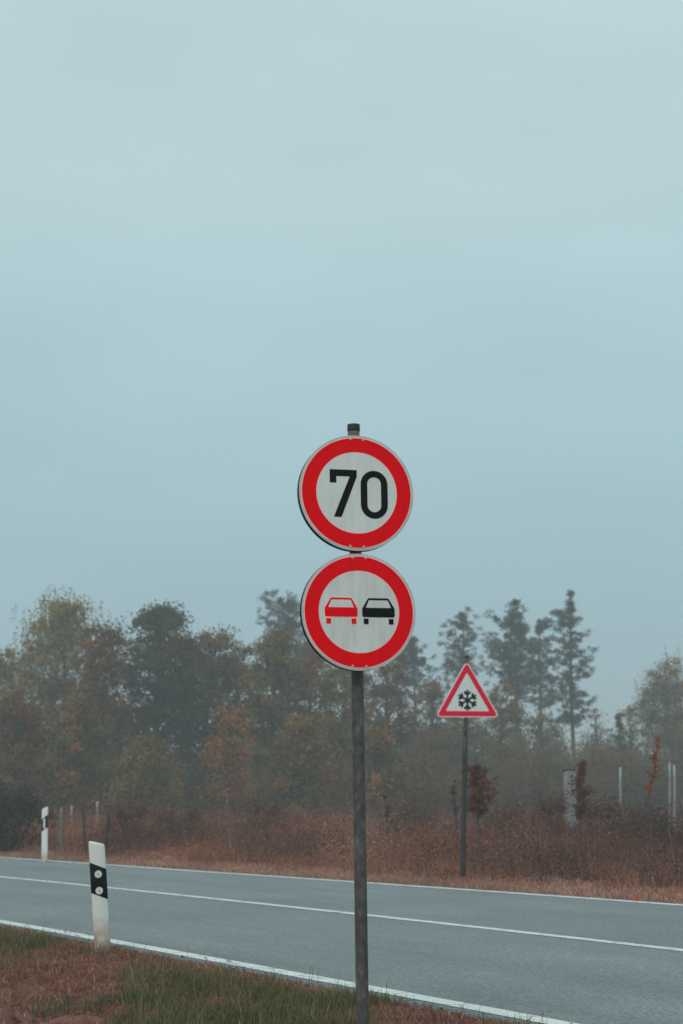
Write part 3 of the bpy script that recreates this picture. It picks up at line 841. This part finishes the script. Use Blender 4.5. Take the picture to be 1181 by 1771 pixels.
def shrub_mesh(H, Rw, pal, n_cl=26, leaves=70, leaf=0.12, bare=0.0):
    wood, crown = Acc(), Acc()
    for i in range(n_cl):
        a = rng.uniform(0, 6.28); q = Rw * math.sqrt(rng.random()); t_ = rng.random() ** 0.8
        z = H * (0.12 + 0.86 * t_ * math.sqrt(max(0.05, 1 - 0.75 * (q / Rw) ** 2)))
        c = np.array([q * math.cos(a), q * math.sin(a), z])
        wood.tube(curve_pts((c[0] * 0.25, c[1] * 0.25, 0), c, 0.05), np.linspace(0.022, 0.005, 5), 4)
        for k in range(3 + int(6 * bare)):
            e = c + rng.normal(size=3) * 0.25 * Rw + np.array([0, 0, 0.22 * Rw])
            wood.tube([c * 0.8 + np.array([0, 0, 0]), (c + e) / 2, e], [0.008, 0.006, 0.003], 3)
        n = int(leaves * rng.uniform(0.6, 1.3)); cr_ = Rw * rng.uniform(0.2, 0.36)
        P = rng.normal(size=(n, 3)) * 0.6 * cr_
        bc = pick(pal, 1)[0] * rng.uniform(0.75, 1.25)
        crown.leaves(c + P, leaf * rng.uniform(0.6, 1.3, n), bc * 0.7 + pick(pal, n) * 0.3 * rng.uniform(0.7, 1.3, (n, 1)), 0.65)
    return wood.mesh('stem'), crown.mesh('crown')

def plant_tree(name, px, d, label, meshes, bark, cat='tree', group='trees at the edge of the misty wood', scale=1.0):
    t = tree_root(name, px, d, label, cat, group)
    wood, crown = meshes
    link(wood.name.split('.')[0], wood, bark, t); link('crown', crown, M['leaf'], t)
    t.scale = (scale,) * 3
    return t

def height(y_top, d): return at(590, d, y_top).z
def width(px, d): return px * d / F_PX

BROAD = [  # column, distance, row of the top, half width in columns, palette, crown base fraction, bark, options, name, label
 (80, 70, 1042, 86, 'pale', .20, 'birch_bark', dict(droop=1.3, n_cl=95, leaves=120, leaf=.15, prof=[(0, .8), (.3, 1), (.55, .95), (.75, .8), (.9, .56), (1, .3)]), 'birch_tree', 'tall broad pale yellow-green birch at the left'),
 (172, 67, 1086, 40, 'brown', .16, 'bark', dict(n_cl=78, leaves=110, loose=1.1, prof=[(0, .8), (.4, 1), (.7, .9), (.88, .75), (1, .4)]), 'deciduous_tree', 'brownish tree adjoining the right side of the pale birch'),
 (-22, 71, 1108, 62, 'olive', .2, 'bark', dict(n_cl=70, leaves=120), 'deciduous_tree', 'olive tree cut off by the left picture edge'),
 (25, 60, 1195, 50, 'brown', .12, 'bark', dict(n_cl=55, leaves=110), 'deciduous_tree', 'low brown tree in front of the pale birch'),
 (120, 60, 1215, 52, 'mixed', .12, 'bark', dict(n_cl=55, leaves=110), 'deciduous_tree', 'low rusty olive tree above the far marker post'),
 (266, 72, 1054, 66, 'dark', .2, 'bark', dict(n_cl=112, leaves=150, prof=[(0, .6), (.2, .92), (.5, 1), (.72, .95), (.88, .68), (1, .25)]), 'oak_tree', 'dense dark green round-topped tree, tallest left of the signs'),
 (348, 75, 1101, 52, 'olive', .18, 'bark', dict(n_cl=84, leaves=150, tip=('orange', .75, .5), prof=[(0, .6), (.3, 1), (.7, 1), (.9, .75), (1, .3)]), 'deciduous_tree', 'olive tree with an orange tip right of the dark round-topped tree'),
 (398, 77, 1122, 32, 'dark', .22, 'bark', dict(n_cl=52, leaves=140), 'deciduous_tree', 'narrow dark green tree behind the orange young tree'),
 (392, 58, 1188, 34, 'orange', .2, 'bark', dict(n_cl=22, leaves=70, loose=1.1, leaf=.15, prof=[(0, .8), (.35, 1), (.7, .55), (1, .15)]), 'maple_tree', 'sparse orange young tree left of the main pole'),
 (250, 58, 1285, 55, 'olive', .08, 'bark', dict(n_cl=45, leaves=100), 'deciduous_tree', 'low olive tree below the dark round-topped tree'),
 (468, 72, 1100, 46, 'olive', .18, 'bark', dict(n_cl=82, leaves=150, prof=[(0, .8), (.3, 1), (.65, .95), (.85, .7), (1, .25)]), 'deciduous_tree', 'yellowish olive tree just left of the no overtaking disc'),
 (530, 75, 1118, 44, 'brown', .2, 'bark', dict(n_cl=66, leaves=140, tip=('orange', .7, .7)), 'deciduous_tree', 'brown tree with orange top half hidden by the no overtaking disc'),
 (596, 70, 1128, 50, 'olive', .15, 'bark', dict(n_cl=70, leaves=140), 'deciduous_tree', 'olive tree directly behind the main pole'),
 (672, 76, 1124, 46, 'brown', .18, 'bark', dict(n_cl=66, leaves=130, prof=[(0, .8), (.3, 1), (.65, .95), (.85, .75), (1, .4)]), 'deciduous_tree', 'brown tree rising right of the main pole below the disc'),
 (742, 84, 1178, 38, 'brown', .2, 'bark', dict(n_cl=48, leaves=100, loose=.95), 'deciduous_tree', 'thin brown tree left of the snowflake triangle'),
 (800, 80, 1222, 46, 'mixed', .15, 'bark', dict(n_cl=48, leaves=110), 'deciduous_tree', 'olive tree directly behind the snowflake sign pole'),
 (868, 84, 1186, 44, 'olive', .15, 'bark', dict(n_cl=60, leaves=115), 'deciduous_tree', 'olive tree right of the snowflake triangle'),
 (940, 90, 1216, 42, 'olive', .2, 'bark', dict(n_cl=44, leaves=80, loose=.9), 'deciduous_tree', 'thin olive tree between the tall pines'),
 (1172, 94, 1142, 46, 'olive', .28, 'birch_bark', dict(droop=1.7, n_cl=62, leaves=80, leaf=.15, prof=[(0, .55), (.3, .95), (.6, 1), (.85, .8), (1, .45)]), 'birch_tree', 'weeping olive birch at the right picture edge'),
 (1092, 98, 1222, 32, 'olive', .1, 'bark', dict(n_cl=44, leaves=90), 'deciduous_tree', 'small olive tree left of the weeping birch'),
 (1042, 104, 1222, 15, 'brown', .35, 'bark', dict(n_cl=14, leaves=60, loose=1.5), 'deciduous_tree', 'slight leafless tree right of the tallest pine'),
 (515, 60, 1230, 46, 'mixed', .1, 'bark', dict(n_cl=50, leaves=105), 'deciduous_tree', 'low leafy tree in front of the yellowish olive tree'),
 (655, 62, 1262, 50, 'mixed', .1, 'bark', dict(n_cl=48, leaves=95), 'deciduous_tree', 'low leafy tree just right of the main pole'),
 (1245, 80, 1190, 50, 'olive', .12, 'bark', dict(n_cl=50, leaves=100), 'deciduous_tree', 'olive tree beyond the right picture edge'),
]
for (px, d, yt, hw, pal, zbf, bark, opt, name, label) in BROAD:
    H = height(yt, d)
    plant_tree(name, px, d, label, broadleaf(H, width(hw, d), H * zbf, pal, **opt), M[bark])

PINES = [  # column, distance, row of top, half width, crown base row, whorls
 (106, 104, 1046, 30, 1130, 11, .44, 'dark conifer tip showing behind the pale birch'),
 (498, 110, 1044, 44, 1200, 22, .60, 'hazy tall pine rising behind the left rim of the discs'),
 (716, 106, 1104, 44, 1210, 14, .50, 'dark pine just right of the no overtaking disc'),
 (803, 108, 1062, 36, 1215, 17, .48, 'pine standing behind the snowflake triangle'),
 (900, 106, 1040, 50, 1205, 21, .50, 'broad tall pine, left of the three right-hand pines'),
 (945, 112, 1074, 44, 1215, 17, .50, 'shorter pine in the middle of the three right-hand pines'),
 (1000, 102, 1030, 35, 1255, 23, .46, 'slender tallest pine, right of the three right-hand pines'),
]
ROUND = [(0, .7), (.3, 1), (.6, 1), (.85, .72), (.95, .5), (1, .25)]
for px, d, yt, hw, yb, nw, tf, label in PINES:
    H = height(yt, d)
    plant_tree('pine_tree', px, d, label, pine(H, width(hw, d), height(yb, d), nw, tf, prof=ROUND if px == 498 else None), M['pine_bark'], group='pines behind the wood edge')
# small dark spruce at the right
H = height(1236, 96)
plant_tree('spruce_tree', 1072, 96, 'small dark pointed spruce left of the weeping birch', pine(H, width(26, 96), 0.6, 18, .36, 1.3, [(0, 1), (.5, .62), (1, .04)]), M['pine_bark'], group='pines behind the wood edge')

# undergrowth of the wood edge: shared meshes, one object each
MARKS = [(-70, 'beyond the left picture edge'), (10, 'at the left edge'), (75, 'above the far marker post'), (150, 'above the leaning dark posts'), (225, 'right of the near marker post'),
         (290, 'under the dark round-topped tree'), (345, 'under the olive tree with the orange tip'), (395, 'under the sparse orange tree'), (460, 'under the yellowish olive tree'), (530, 'well left of the main pole'),
         (590, 'just left of the main pole'), (640, 'just right of the main pole'), (700, 'midway between the two sign poles'), (760, 'just left of the snowflake sign pole'), (835, 'just right of the snowflake sign pole'),
         (905, 'under the three right-hand pines'), (965, 'left of the broad grey board'), (1030, 'right of the broad grey board'), (1080, 'behind the single pale metal post'), (1130, 'behind the bright orange sapling'), (1180, 'behind the pale post pair'), (1240, 'beyond the right picture edge')]
def where(px): return min(MARKS, key=lambda m_: abs(m_[0] - px))[1]
TINT = ('dark', 'olive', 'rust-flecked', 'brown', 'blackish green')
UG = [shrub_mesh(3.4, 1.9, p, 34, 150, 0.13) for p in ('dark', 'olive', 'mixed', 'brown', 'dark')]
def shrub(name, px, d, m, label, cat, group, sx=1.0, sz=1.0, bark='bark'):
    t = tree_root(name, px, d, label, cat, group)
    link('stem', m[0], M[bark], t); link('crown', m[1], M['leaf'], t)
    t.scale = (sx, sx, sz); return t
k = 0
for px in np.arange(-70, 1260, 30):
    right = px > 840
    d = rng.uniform(62, 84) if not right else rng.uniform(70, 100)
    yt = rng.uniform(1290, 1335) if not right else rng.uniform(1285, 1325)
    shrub('undergrowth_shrub', float(px + rng.uniform(-14, 14)), d, UG[k % 5], f'dim {TINT[k % 5]} shrub at the wood foot {where(px)}', 'shrub', 'undergrowth along the wood edge', rng.uniform(0.9, 1.25), height(yt, d) / 3.4)
    k += 1
for px in np.arange(-60, 1240, 42):
    if 195 < px < 330: continue
    d = rng.uniform(104, 124); yt = rng.uniform(1235, 1290) if px < 980 else rng.uniform(1270, 1305)
    shrub('distant_shrub', float(px + rng.uniform(-18, 18)), d, UG[(k * 3) % 5], f'faint {TINT[(k * 3) % 5]} thicket deep in the mist {where(px)}', 'shrub', 'thickets deep in the wood', rng.uniform(1.2, 1.7), height(yt, d) / 3.4)
    k += 1
# dark thicket at the left edge and reddish bushes in the field
DB = [shrub_mesh(1.3, 0.8, 'heath', 30, 60, 0.07, bare=1.0), shrub_mesh(1.3, 0.7, 'rust', 28, 60, 0.07, bare=1.0), shrub_mesh(1.4, 0.8, 'thicket', 34, 60, 0.07, bare=1.0)]
shrub('bush', 12, 33, DB[2], 'dark bush at the left edge behind the far marker post', 'bush', 'bushes in the field', 1.15, 1.0)
shrub('bush', -40, 34, DB[2], 'dark bush mostly outside the left picture edge', 'bush', 'bushes in the field', 1.2, 1.1)
for px, d, sz, i, lab in ((955, 33, .95, 1, 'purplish red bush left of the broad grey board'), (1052, 31, .86, 1, 'reddish bush left of the single pale metal post'),
                          (1098, 32, .85, 0, 'brown bush between the pale metal post and orange sapling'), (880, 34, .85, 0, 'brown bush right of the copper sapling by the warning sign'),
                          (300, 36, .8, 0, 'brown bush right of the near marker post top'), (455, 38, .85, 1, 'reddish bush under the yellowish olive tree'), (720, 36, .85, 0, 'brown bush midway between the two sign poles'),
                          (1185, 28, .85, 0, 'brown bush at the right picture edge'), (225, 33, .8, 1, 'reddish bush beside the right leaning dark post')):
    shrub('bush', px, d, DB[i], lab, 'bush', 'bushes in the field', 0.95, sz)

# saplings with clinging autumn leaves
def sapling(name, px, d, pts, leaf_z0, leaf_z1, spread, pal, n, label, leaf=0.06):
    b = at(px, d); z0 = gz(b.x, b.y)
    t = tag(empty(name, (b.x, b.y, z0)), label, 'sapling', 'young trees in the field')
    path = np.array([[at(x, d).x - b.x, 0, at(x, d, y).z - z0] for x, y in pts]); path[0, 2] = -0.1
    zz = np.linspace(0, 1, 12); q = np.linspace(0, 1, len(path))
    path = np.stack([np.interp(zz, q, path[:, i]) for i in range(3)], 1); path[1:, :2] += rng.normal(size=(11, 2)) * 0.012
    wood, crown = Acc(), Acc()
    wood.tube(path, np.linspace(0.021, 0.005, 12), 6)
    for k in range(n):
        z = leaf_z0 + (leaf_z1 - leaf_z0) * rng.random()
        c = np.array([np.interp(z, path[:, 2], path[:, 0]), np.interp(z, path[:, 2], path[:, 1]), z])
        u = (z - leaf_z0) / (leaf_z1 - leaf_z0)
        l_ = spread * float(np.interp(u, [0, .15, .4, .8, 1], [.5, .85, 1.1, .6, .2])) * rng.uniform(0.2, 1.35)
        a = rng.uniform(0, 6.28)
        e = c + np.array([math.cos(a) * l_, math.sin(a) * l_, l_ * rng.uniform(0.1, 0.9)])
        wood.tube([c, (c + e) / 2, e], [0.005, 0.004, 0.002], 3)
        m_ = 11; P = c + (e - c) * rng.uniform(0.15, 1.1, (m_, 1)) + rng.normal(size=(m_, 3)) * 0.025
        crown.leaves(P, leaf * rng.uniform(0.7, 1.3, m_), pick(pal, m_) * rng.uniform(0.65, 1.3, (m_, 1)), 0.6)
    link('stem', wood.mesh('stem'), M['bark'], t); link('crown', crown.mesh('crown'), M['leaf'], t)
sapling('beech_sapling', 828, 25.5, [(829, 1440), (828, 1370), (826, 1312)], 0.86, 1.70, 0.30, 'rust', 150, 'copper leaved sapling beside the snowflake sign pole')
sapling('beech_sapling', 1000, 27.0, [(1007, 1450), (1005, 1390), (1013, 1325)], 0.78, 1.78, 0.20, 'rust', 90, 'copper leaved sapling in front of the broad grey board')
sapling('oak_sapling', 1132, 25.0, [(1132, 1445), (1131, 1405), (1124, 1385), (1137, 1338), (1148, 1289)], 1.2, 2.12, 0.075, 'flame', 34, 'bright orange crooked sapling right of the single pale metal post', 0.05)
sapling('bare_sapling', 790, 27.0, [(790, 1450), (789, 1400), (784, 1355)], 0.6, 1.4, 0.10, 'heath', 10, 'thin nearly leafless sapling left of the snowflake sign pole')
sapling('bare_sapling', 672, 28.0, [(672, 1450), (670, 1410), (666, 1375)], 0.5, 1.2, 0.10, 'heath', 10, 'thin nearly leafless sapling right of the main pole')

# ------------------------------------------------------------------ field weeds (uncountable)
def scatter(n, s0, s1, o0, o1):
    s = rng.uniform(s0, s1, n); o = rng.uniform(o0, o1, n)
    o = -(w_far(s) + 0.2) - o
    x, y = course(s, o); return x, y
def weeds():
    A = Acc()
    def keep(x, y, m=3.0): return (y > 8) & (np.abs(x) < y * 0.2362 + m)
    def edge_of(x, y):
        s, off = road_coords(x, y); return -off - (w_far(s) + 0.2)
    def tone(x, y):
        """colour of the plants growing at a spot: rust, straw, mauve-brown or dull olive patches"""
        a = vnoise(x + 7, y + 3, 2.3)[:, None]; b = vnoise(x - 17, y + 13, 0.8)[:, None]; d = vnoise(x + 51, y - 9, 1.4)[:, None]
        c = np.array([0.148, 0.072, 0.054]) * (0.42 + 1.05 * b)
        c = c + np.clip(a - 0.52, 0, 1) * 2.4 * np.array([0.30, 0.085, 0.035]) + np.clip(d - 0.60, 0, 1) * 2.2 * np.array([0.26, 0.14, 0.09]) - np.clip(0.42 - a, 0, 1) * 2 * np.array([0.050, 0.022, 0.010])
        return np.clip(c, 0.02, 0.6)
    # stalks with small withered leaves
    for n, o0, o1, s0, s1, lf, per in ((10500, 0.8, 9, -14, 30, 0.036, 24), (8000, 8, 24, -22, 40, 0.055, 16), (5200, 22, 48, -35, 50, 0.09, 13)):
        x, y = scatter(n, s0, s1, o0, o1); m_ = keep(x, y); x, y = x[m_], y[m_]
        clump = vnoise(x, y, 0.9); big = vnoise(x + 31, y, 2.9)
        kk = rng.random(len(x)) < 0.22 + 1.05 * clump; x, y, clump, big = x[kk], y[kk], clump[kk], big[kk]
        h = (0.16 + 0.62 * clump ** 1.6 + 0.46 * big ** 1.3) * rng.uniform(0.45, 1.2, len(x))
        h *= np.where(rng.random(len(x)) < 0.05, 1.45, 1.0)
        h *= np.clip(0.3 + 0.7 * (edge_of(x, y) - 0.75) / 1.4, 0.3, 1)
        P = np.stack([x, y, ground_z(x, y)], 1); c = tone(x, y); N = len(x)
        A.blades(P, h, np.full(N, 0.007 if per > 16 else 0.012), rng.uniform(0.05, 0.5, N), c * 0.7)
        t_ = rng.uniform(0.15, 1.08, (N, per)); sp = (0.06 + 0.11 * t_) * (1 if per > 16 else 1.6)
        LP = P[:, None] + np.stack([rng.normal(size=(N, per)) * sp, rng.normal(size=(N, per)) * sp, h[:, None] * t_], -1)
        lc = c[:, None] * rng.uniform(0.7, 1.3, (N, per, 1)) + (rng.random((N, per, 1)) < 0.022) * np.array([0.20, 0.13, 0.10])
        A.leaves(LP.reshape(-1, 3), lf * rng.uniform(0.5, 1.6, N * per), lc.reshape(-1, 3), 0.5)
    # rusty tussocks along the ragged front edge
    x, y = scatter(26000, -14, 34, 0.55, 2.6); m_ = keep(x, y) & (vnoise(x + 3, y + 8, 0.42) > 0.56); x, y = x[m_], y[m_]; N = len(x)
    h = rng.uniform(0.08, 0.34, N) * (0.4 + vnoise(x, y + 2, 0.6)); c = np.array([0.40, 0.165, 0.090]) * rng.uniform(0.5, 1.25, (N, 1)) * (0.6 + 0.7 * vnoise(x + 9, y, 1.1)[:, None])
    A.blades(np.stack([x, y, ground_z(x, y)], 1), h, rng.uniform(0.005, 0.010, N), rng.uniform(0.2, 1.0, N), c)
    # single dead stalks standing above the rest
    x, y = scatter(1500, -14, 34, 1.6, 22); m_ = keep(x, y); x, y = x[m_], y[m_]; N = len(x)
    h = rng.uniform(0.55, 1.25, N) * (0.6 + 0.5 * vnoise(x, y, 2.0)); P = np.stack([x, y, ground_z(x, y)], 1)
    c = np.where(rng.random((N, 1)) < 0.6, np.array([0.055, 0.036, 0.030]), np.array([0.27, 0.19, 0.14])) * rng.uniform(0.7, 1.3, (N, 1))
    A.blades(P, h, rng.uniform(0.008, 0.016, N), rng.uniform(0.0, 0.35, N), c)
    t_ = rng.uniform(0.6, 1.0, (N, 9)); LP = P[:, None] + np.stack([rng.normal(size=(N, 9)) * 0.035, rng.normal(size=(N, 9)) * 0.035, h[:, None] * t_], -1)
    A.leaves(LP.reshape(-1, 3), rng.uniform(0.02, 0.06, N * 9), np.repeat(c, 9, axis=0), 0.4)
    # arching dry grass between, in tussocks
    x, y = scatter(60000, -16, 36, 0.9, 20); m_ = keep(x, y); x, y = x[m_], y[m_]
    tus = vnoise(x + 5, y, 0.55); kk = rng.random(len(x)) < 0.15 + 1.1 * tus ** 2; x, y, tus = x[kk], y[kk], tus[kk]; N = len(x)
    h = (0.14 + 0.50 * tus) * rng.uniform(0.5, 1.3, N) * np.clip(0.3 + 0.7 * (edge_of(x, y) - 0.9) / 1.3, 0.3, 1)
    c = tone(x, y) * 0.6 + np.array([0.19, 0.105, 0.070]) * rng.uniform(0.3, 1.4, (N, 1)) * 0.7
    A.blades(np.stack([x, y, ground_z(x, y)], 1), h, rng.uniform(0.004, 0.009, N), rng.uniform(0.2, 1.1, N), c)
    return A.mesh('weeds')
tag(link('field_weeds', weeds(), M['blade']), 'tangle of withered red-brown weeds beyond the far verge', 'weeds', kind='stuff')

# mown tan strip beside the far edge line
def strip():
    A = Acc(); n = 95000
    s = np.concatenate([rng.uniform(-14, 12, n * 2 // 3), rng.uniform(12, 45, n // 3)]); n = len(s)
    o = rng.uniform(-0.07, 1.25, n)
    x, y = course(s, -(w_far(s) + 0.2) - o)
    h = rng.uniform(0.02, 0.08, n) * (0.7 + 0.6 * vnoise(x, y, 0.4)) * np.clip(0.35 + (o + 0.05) * 3, 0.3, 1)
    c = np.array([0.48, 0.27, 0.20])[None] * rng.uniform(0.6, 1.25, (n, 1)) * (0.72 + 0.5 * vnoise(x + 3, y, 0.8)[:, None])
    A.blades(np.stack([x, y, ground_z(x, y)], 1), h, rng.uniform(0.006, 0.014, n), rng.uniform(0.2, 1.2, n), c)
    return A.mesh('strip')
tag(link('far_verge_grass', strip(), M['blade']), 'short tan dry grass strip along the far edge line', 'grass', kind='stuff')

# near verge: dry red-brown thatch with greener tufts
def near_grass():
    A = Acc()
    n = 330000
    y = 6.2 + 10.5 * rng.random(n) ** 1.25; x = rng.uniform(-5.4, 3.4, n)
    s, off = road_coords(x, y); e = off - (W_NEAR + EDGE)
    m_ = (e > -0.06) & (np.abs(x) < y * 0.2362 + 0.9); x, y, e = x[m_], y[m_], e[m_]
    soil_ = 1.25 * np.exp(-(((x + 1.75) / 0.48) ** 2 + ((y - 8.15) / 0.80) ** 2)) * (0.55 + 0.8 * vnoise(x + 2, y + 6, 0.2)) + 0.9 * np.exp(-(((x - 0.55) / 0.16) ** 2 + ((y - 8.25) / 0.10) ** 2)) * 0 + 0.8 * np.exp(-(((x + 0.62) / 0.16) ** 2 + ((y - 8.05) / 0.12) ** 2))
    gn = 0.55 * vnoise(x, y, 0.55) + 0.45 * vnoise(x + 20, y, 0.21)
    green = np.clip(2.4 * (gn - 0.42) + 1.1 * np.exp(-(((x + 0.50) / 0.85) ** 2 + ((y - 8.3) / 0.85) ** 2)) + 0.75 * np.exp(-(((x + 2.75) / 0.5) ** 2 + ((y - 12.2) / 0.9) ** 2)) - 0.9 * np.clip(0.45 - e, 0, 1) * 2 - 1.2 * soil_ - 0.10, 0, 1)
    keep = rng.random(len(x)) > 0.88 * np.clip(soil_ * 1.3, 0, 1); x, y, e, green, gn = x[keep], y[keep], e[keep], green[keep], gn[keep]
    N = len(x); isg = rng.random(N) < green
    tuft = vnoise(x - 9, y + 4, 0.13)
    h = np.where(isg, rng.uniform(0.05, 0.135, N) * (0.6 + 0.9 * tuft), rng.uniform(0.02, 0.075, N) * (0.55 + 0.9 * tuft))
    h *= np.clip(0.4 + (e + 0.06) * 2.2, 0.4, 1)
    lean = np.where(isg, rng.uniform(0.1, 0.7, N), rng.uniform(0.4, 1.8, N))
    v = rng.uniform(0.55, 1.3, (N, 1)) * (0.75 + 0.5 * vnoise(x + 60, y, 0.3)[:, None])
    pick_ = rng.random((N, 1)); tone = vnoise(x + 80, y + 11, 0.7)[:, None]
    dry = np.where(pick_ < 0.5 * (0.5 + tone), np.array([0.31, 0.105, 0.075]), np.where(pick_ < 0.84, np.array([0.21, 0.125, 0.082]), np.array([0.48, 0.32, 0.23])))
    grn = np.where(pick_ < 0.62, np.array([0.120, 0.132, 0.054]), np.where(pick_ < 0.90, np.array([0.24, 0.195, 0.115]), np.array([0.075, 0.125, 0.05])))
    c = np.where(isg[:, None], grn, dry) * v
    tip = np.where((rng.random((N, 1)) < 0.35) & isg[:, None], np.array([0.32, 0.25, 0.14]), c * 1.15)
    A.blades(np.stack([x, y, ground_z(x, y) - 0.004], 1), h, np.where(isg, rng.uniform(0.003, 0.0058, N), rng.uniform(0.0022, 0.0045, N)), lean, c, tip)
    # a few lush tufts
    for px, py in ((400, 1690), (590, 1700), (440, 1712), (300, 1712), (650, 1745), (830, 1700), (860, 1745), (920, 1725), (520, 1735), (560, 1695)):
        qx, qy = -2.55 + px / 1181 * 2.9, 8.0 + (1771 - py) / 75.0 * 0.9
        m = int(rng.integers(14, 46)); bx = qx + rng.normal() * .1 + rng.normal(size=m) * 0.05; by = qy + rng.normal() * .1 + rng.normal(size=m) * 0.06
        A.blades(np.stack([bx, by, ground_z(bx, by)], 1), rng.uniform(0.05, 0.16, m), rng.uniform(0.003, 0.006, m), rng.uniform(0.1, 0.9, m), np.array([0.075, 0.125, 0.055]) * rng.uniform(0.7, 1.3, (m, 1)))
    # thin stems reaching over the edge line
    m = 260; s = rng.uniform(-10, 14, m); bx, by = course(s, W_NEAR + EDGE + rng.uniform(-0.02, 0.3, m))
    A.blades(np.stack([bx, by, ground_z(bx, by)], 1), rng.uniform(0.07, 0.17, m), np.full(m, 0.003), rng.uniform(0.1, 0.8, m), np.array([0.10, 0.06, 0.04]) * rng.uniform(0.5, 1.2, (m, 1)))
    # loose leaf litter
    m = 5200; bx = rng.uniform(-4.5, 2.6, m); by = rng.uniform(6.4, 14, m); s, off = road_coords(bx, by); kk = off > W_NEAR + EDGE
    bx, by = bx[kk], by[kk]; m = len(bx)
    A.leaves(np.stack([bx, by, ground_z(bx, by) + rng.uniform(0.008, 0.035, m)], 1), rng.uniform(0.012, 0.032, m), np.array([0.24, 0.088, 0.055]) * rng.uniform(0.5, 1.5, (m, 1)), 0.6, flat=0.8)
    return A.mesh('near_grass')
tag(link('near_verge_grass', near_grass(), M['blade']), 'matted red-brown and green grass on the near verge', 'grass', kind='stuff')

# ------------------------------------------------------------------ small things
def pebble(px, py, r, mat, name, label, cat):
    d = (CAM_H - 0.0) * F_PX / (py - 1385); p = at(px, d); z = gz(p.x, p.y)
    bm = bmesh.new(); bmesh.ops.create_icosphere(bm, subdivisions=3, radius=r)
    for v in bm.verts:
        k_ = 1 + 0.35 * (float(vnoise(v.co.x * 60 + 3, v.co.y * 60 + v.co.z * 40, 1.0)) - 0.5); v.co *= k_; v.co.z *= 0.75
    o = bm_obj(name, bm, mat, None, (p.x, p.y, z + r * 0.9 + 0.02), (0.3, 0.1, 0.7), True)
    tag(o, label, cat)
pebble(757, 1756, 0.016, M['stone'], 'stone', 'small pale stone in the dry grass right of the main pole', 'stone')
lf = at(1103, 17.4); zl = gz(lf.x, lf.y)
A = Acc(); A.leaves(np.zeros((5, 3)) + rng.normal(size=(5, 3)) * 0.02, 0.09, np.array([0.55, 0.10, 0.03]), 0.7, flat=0.5)
tag(link('fallen_leaf', A.mesh('fallen_leaf'), M['leaf'], None, (lf.x, lf.y, zl + 0.06)), 'bright orange fallen leaf on the tan strip at the right', 'leaf')

# ------------------------------------------------------------------ mist: one closed box of thin air round everything
bm = bmesh.new(); bmesh.ops.create_cube(bm, size=1.0)
for v in bm.verts: v.co = Vector((v.co.x * 1800, v.co.y * 1800, -1.6 + (v.co.z + 0.5) * 25.0))
hm = bpy.data.materials.new('haze_volume'); hm.use_nodes = True; hm.node_tree.nodes.clear()
ho = hm.node_tree.nodes.new('ShaderNodeOutputMaterial'); hv = hm.node_tree.nodes.new('ShaderNodeVolumePrincipled')
hv.inputs['Color'].default_value = (0.86, 0.93, 0.95, 1); hv.inputs['Density'].default_value = 0.0028; hv.inputs['Anisotropy'].default_value = 0.0
hm.node_tree.links.new(hv.outputs[0], ho.inputs['Volume'])
hz_ = bm_obj('haze', bm, hm, None)
tag(hz_, 'thin pale mist hanging over the whole scene', 'haze', kind='stuff')
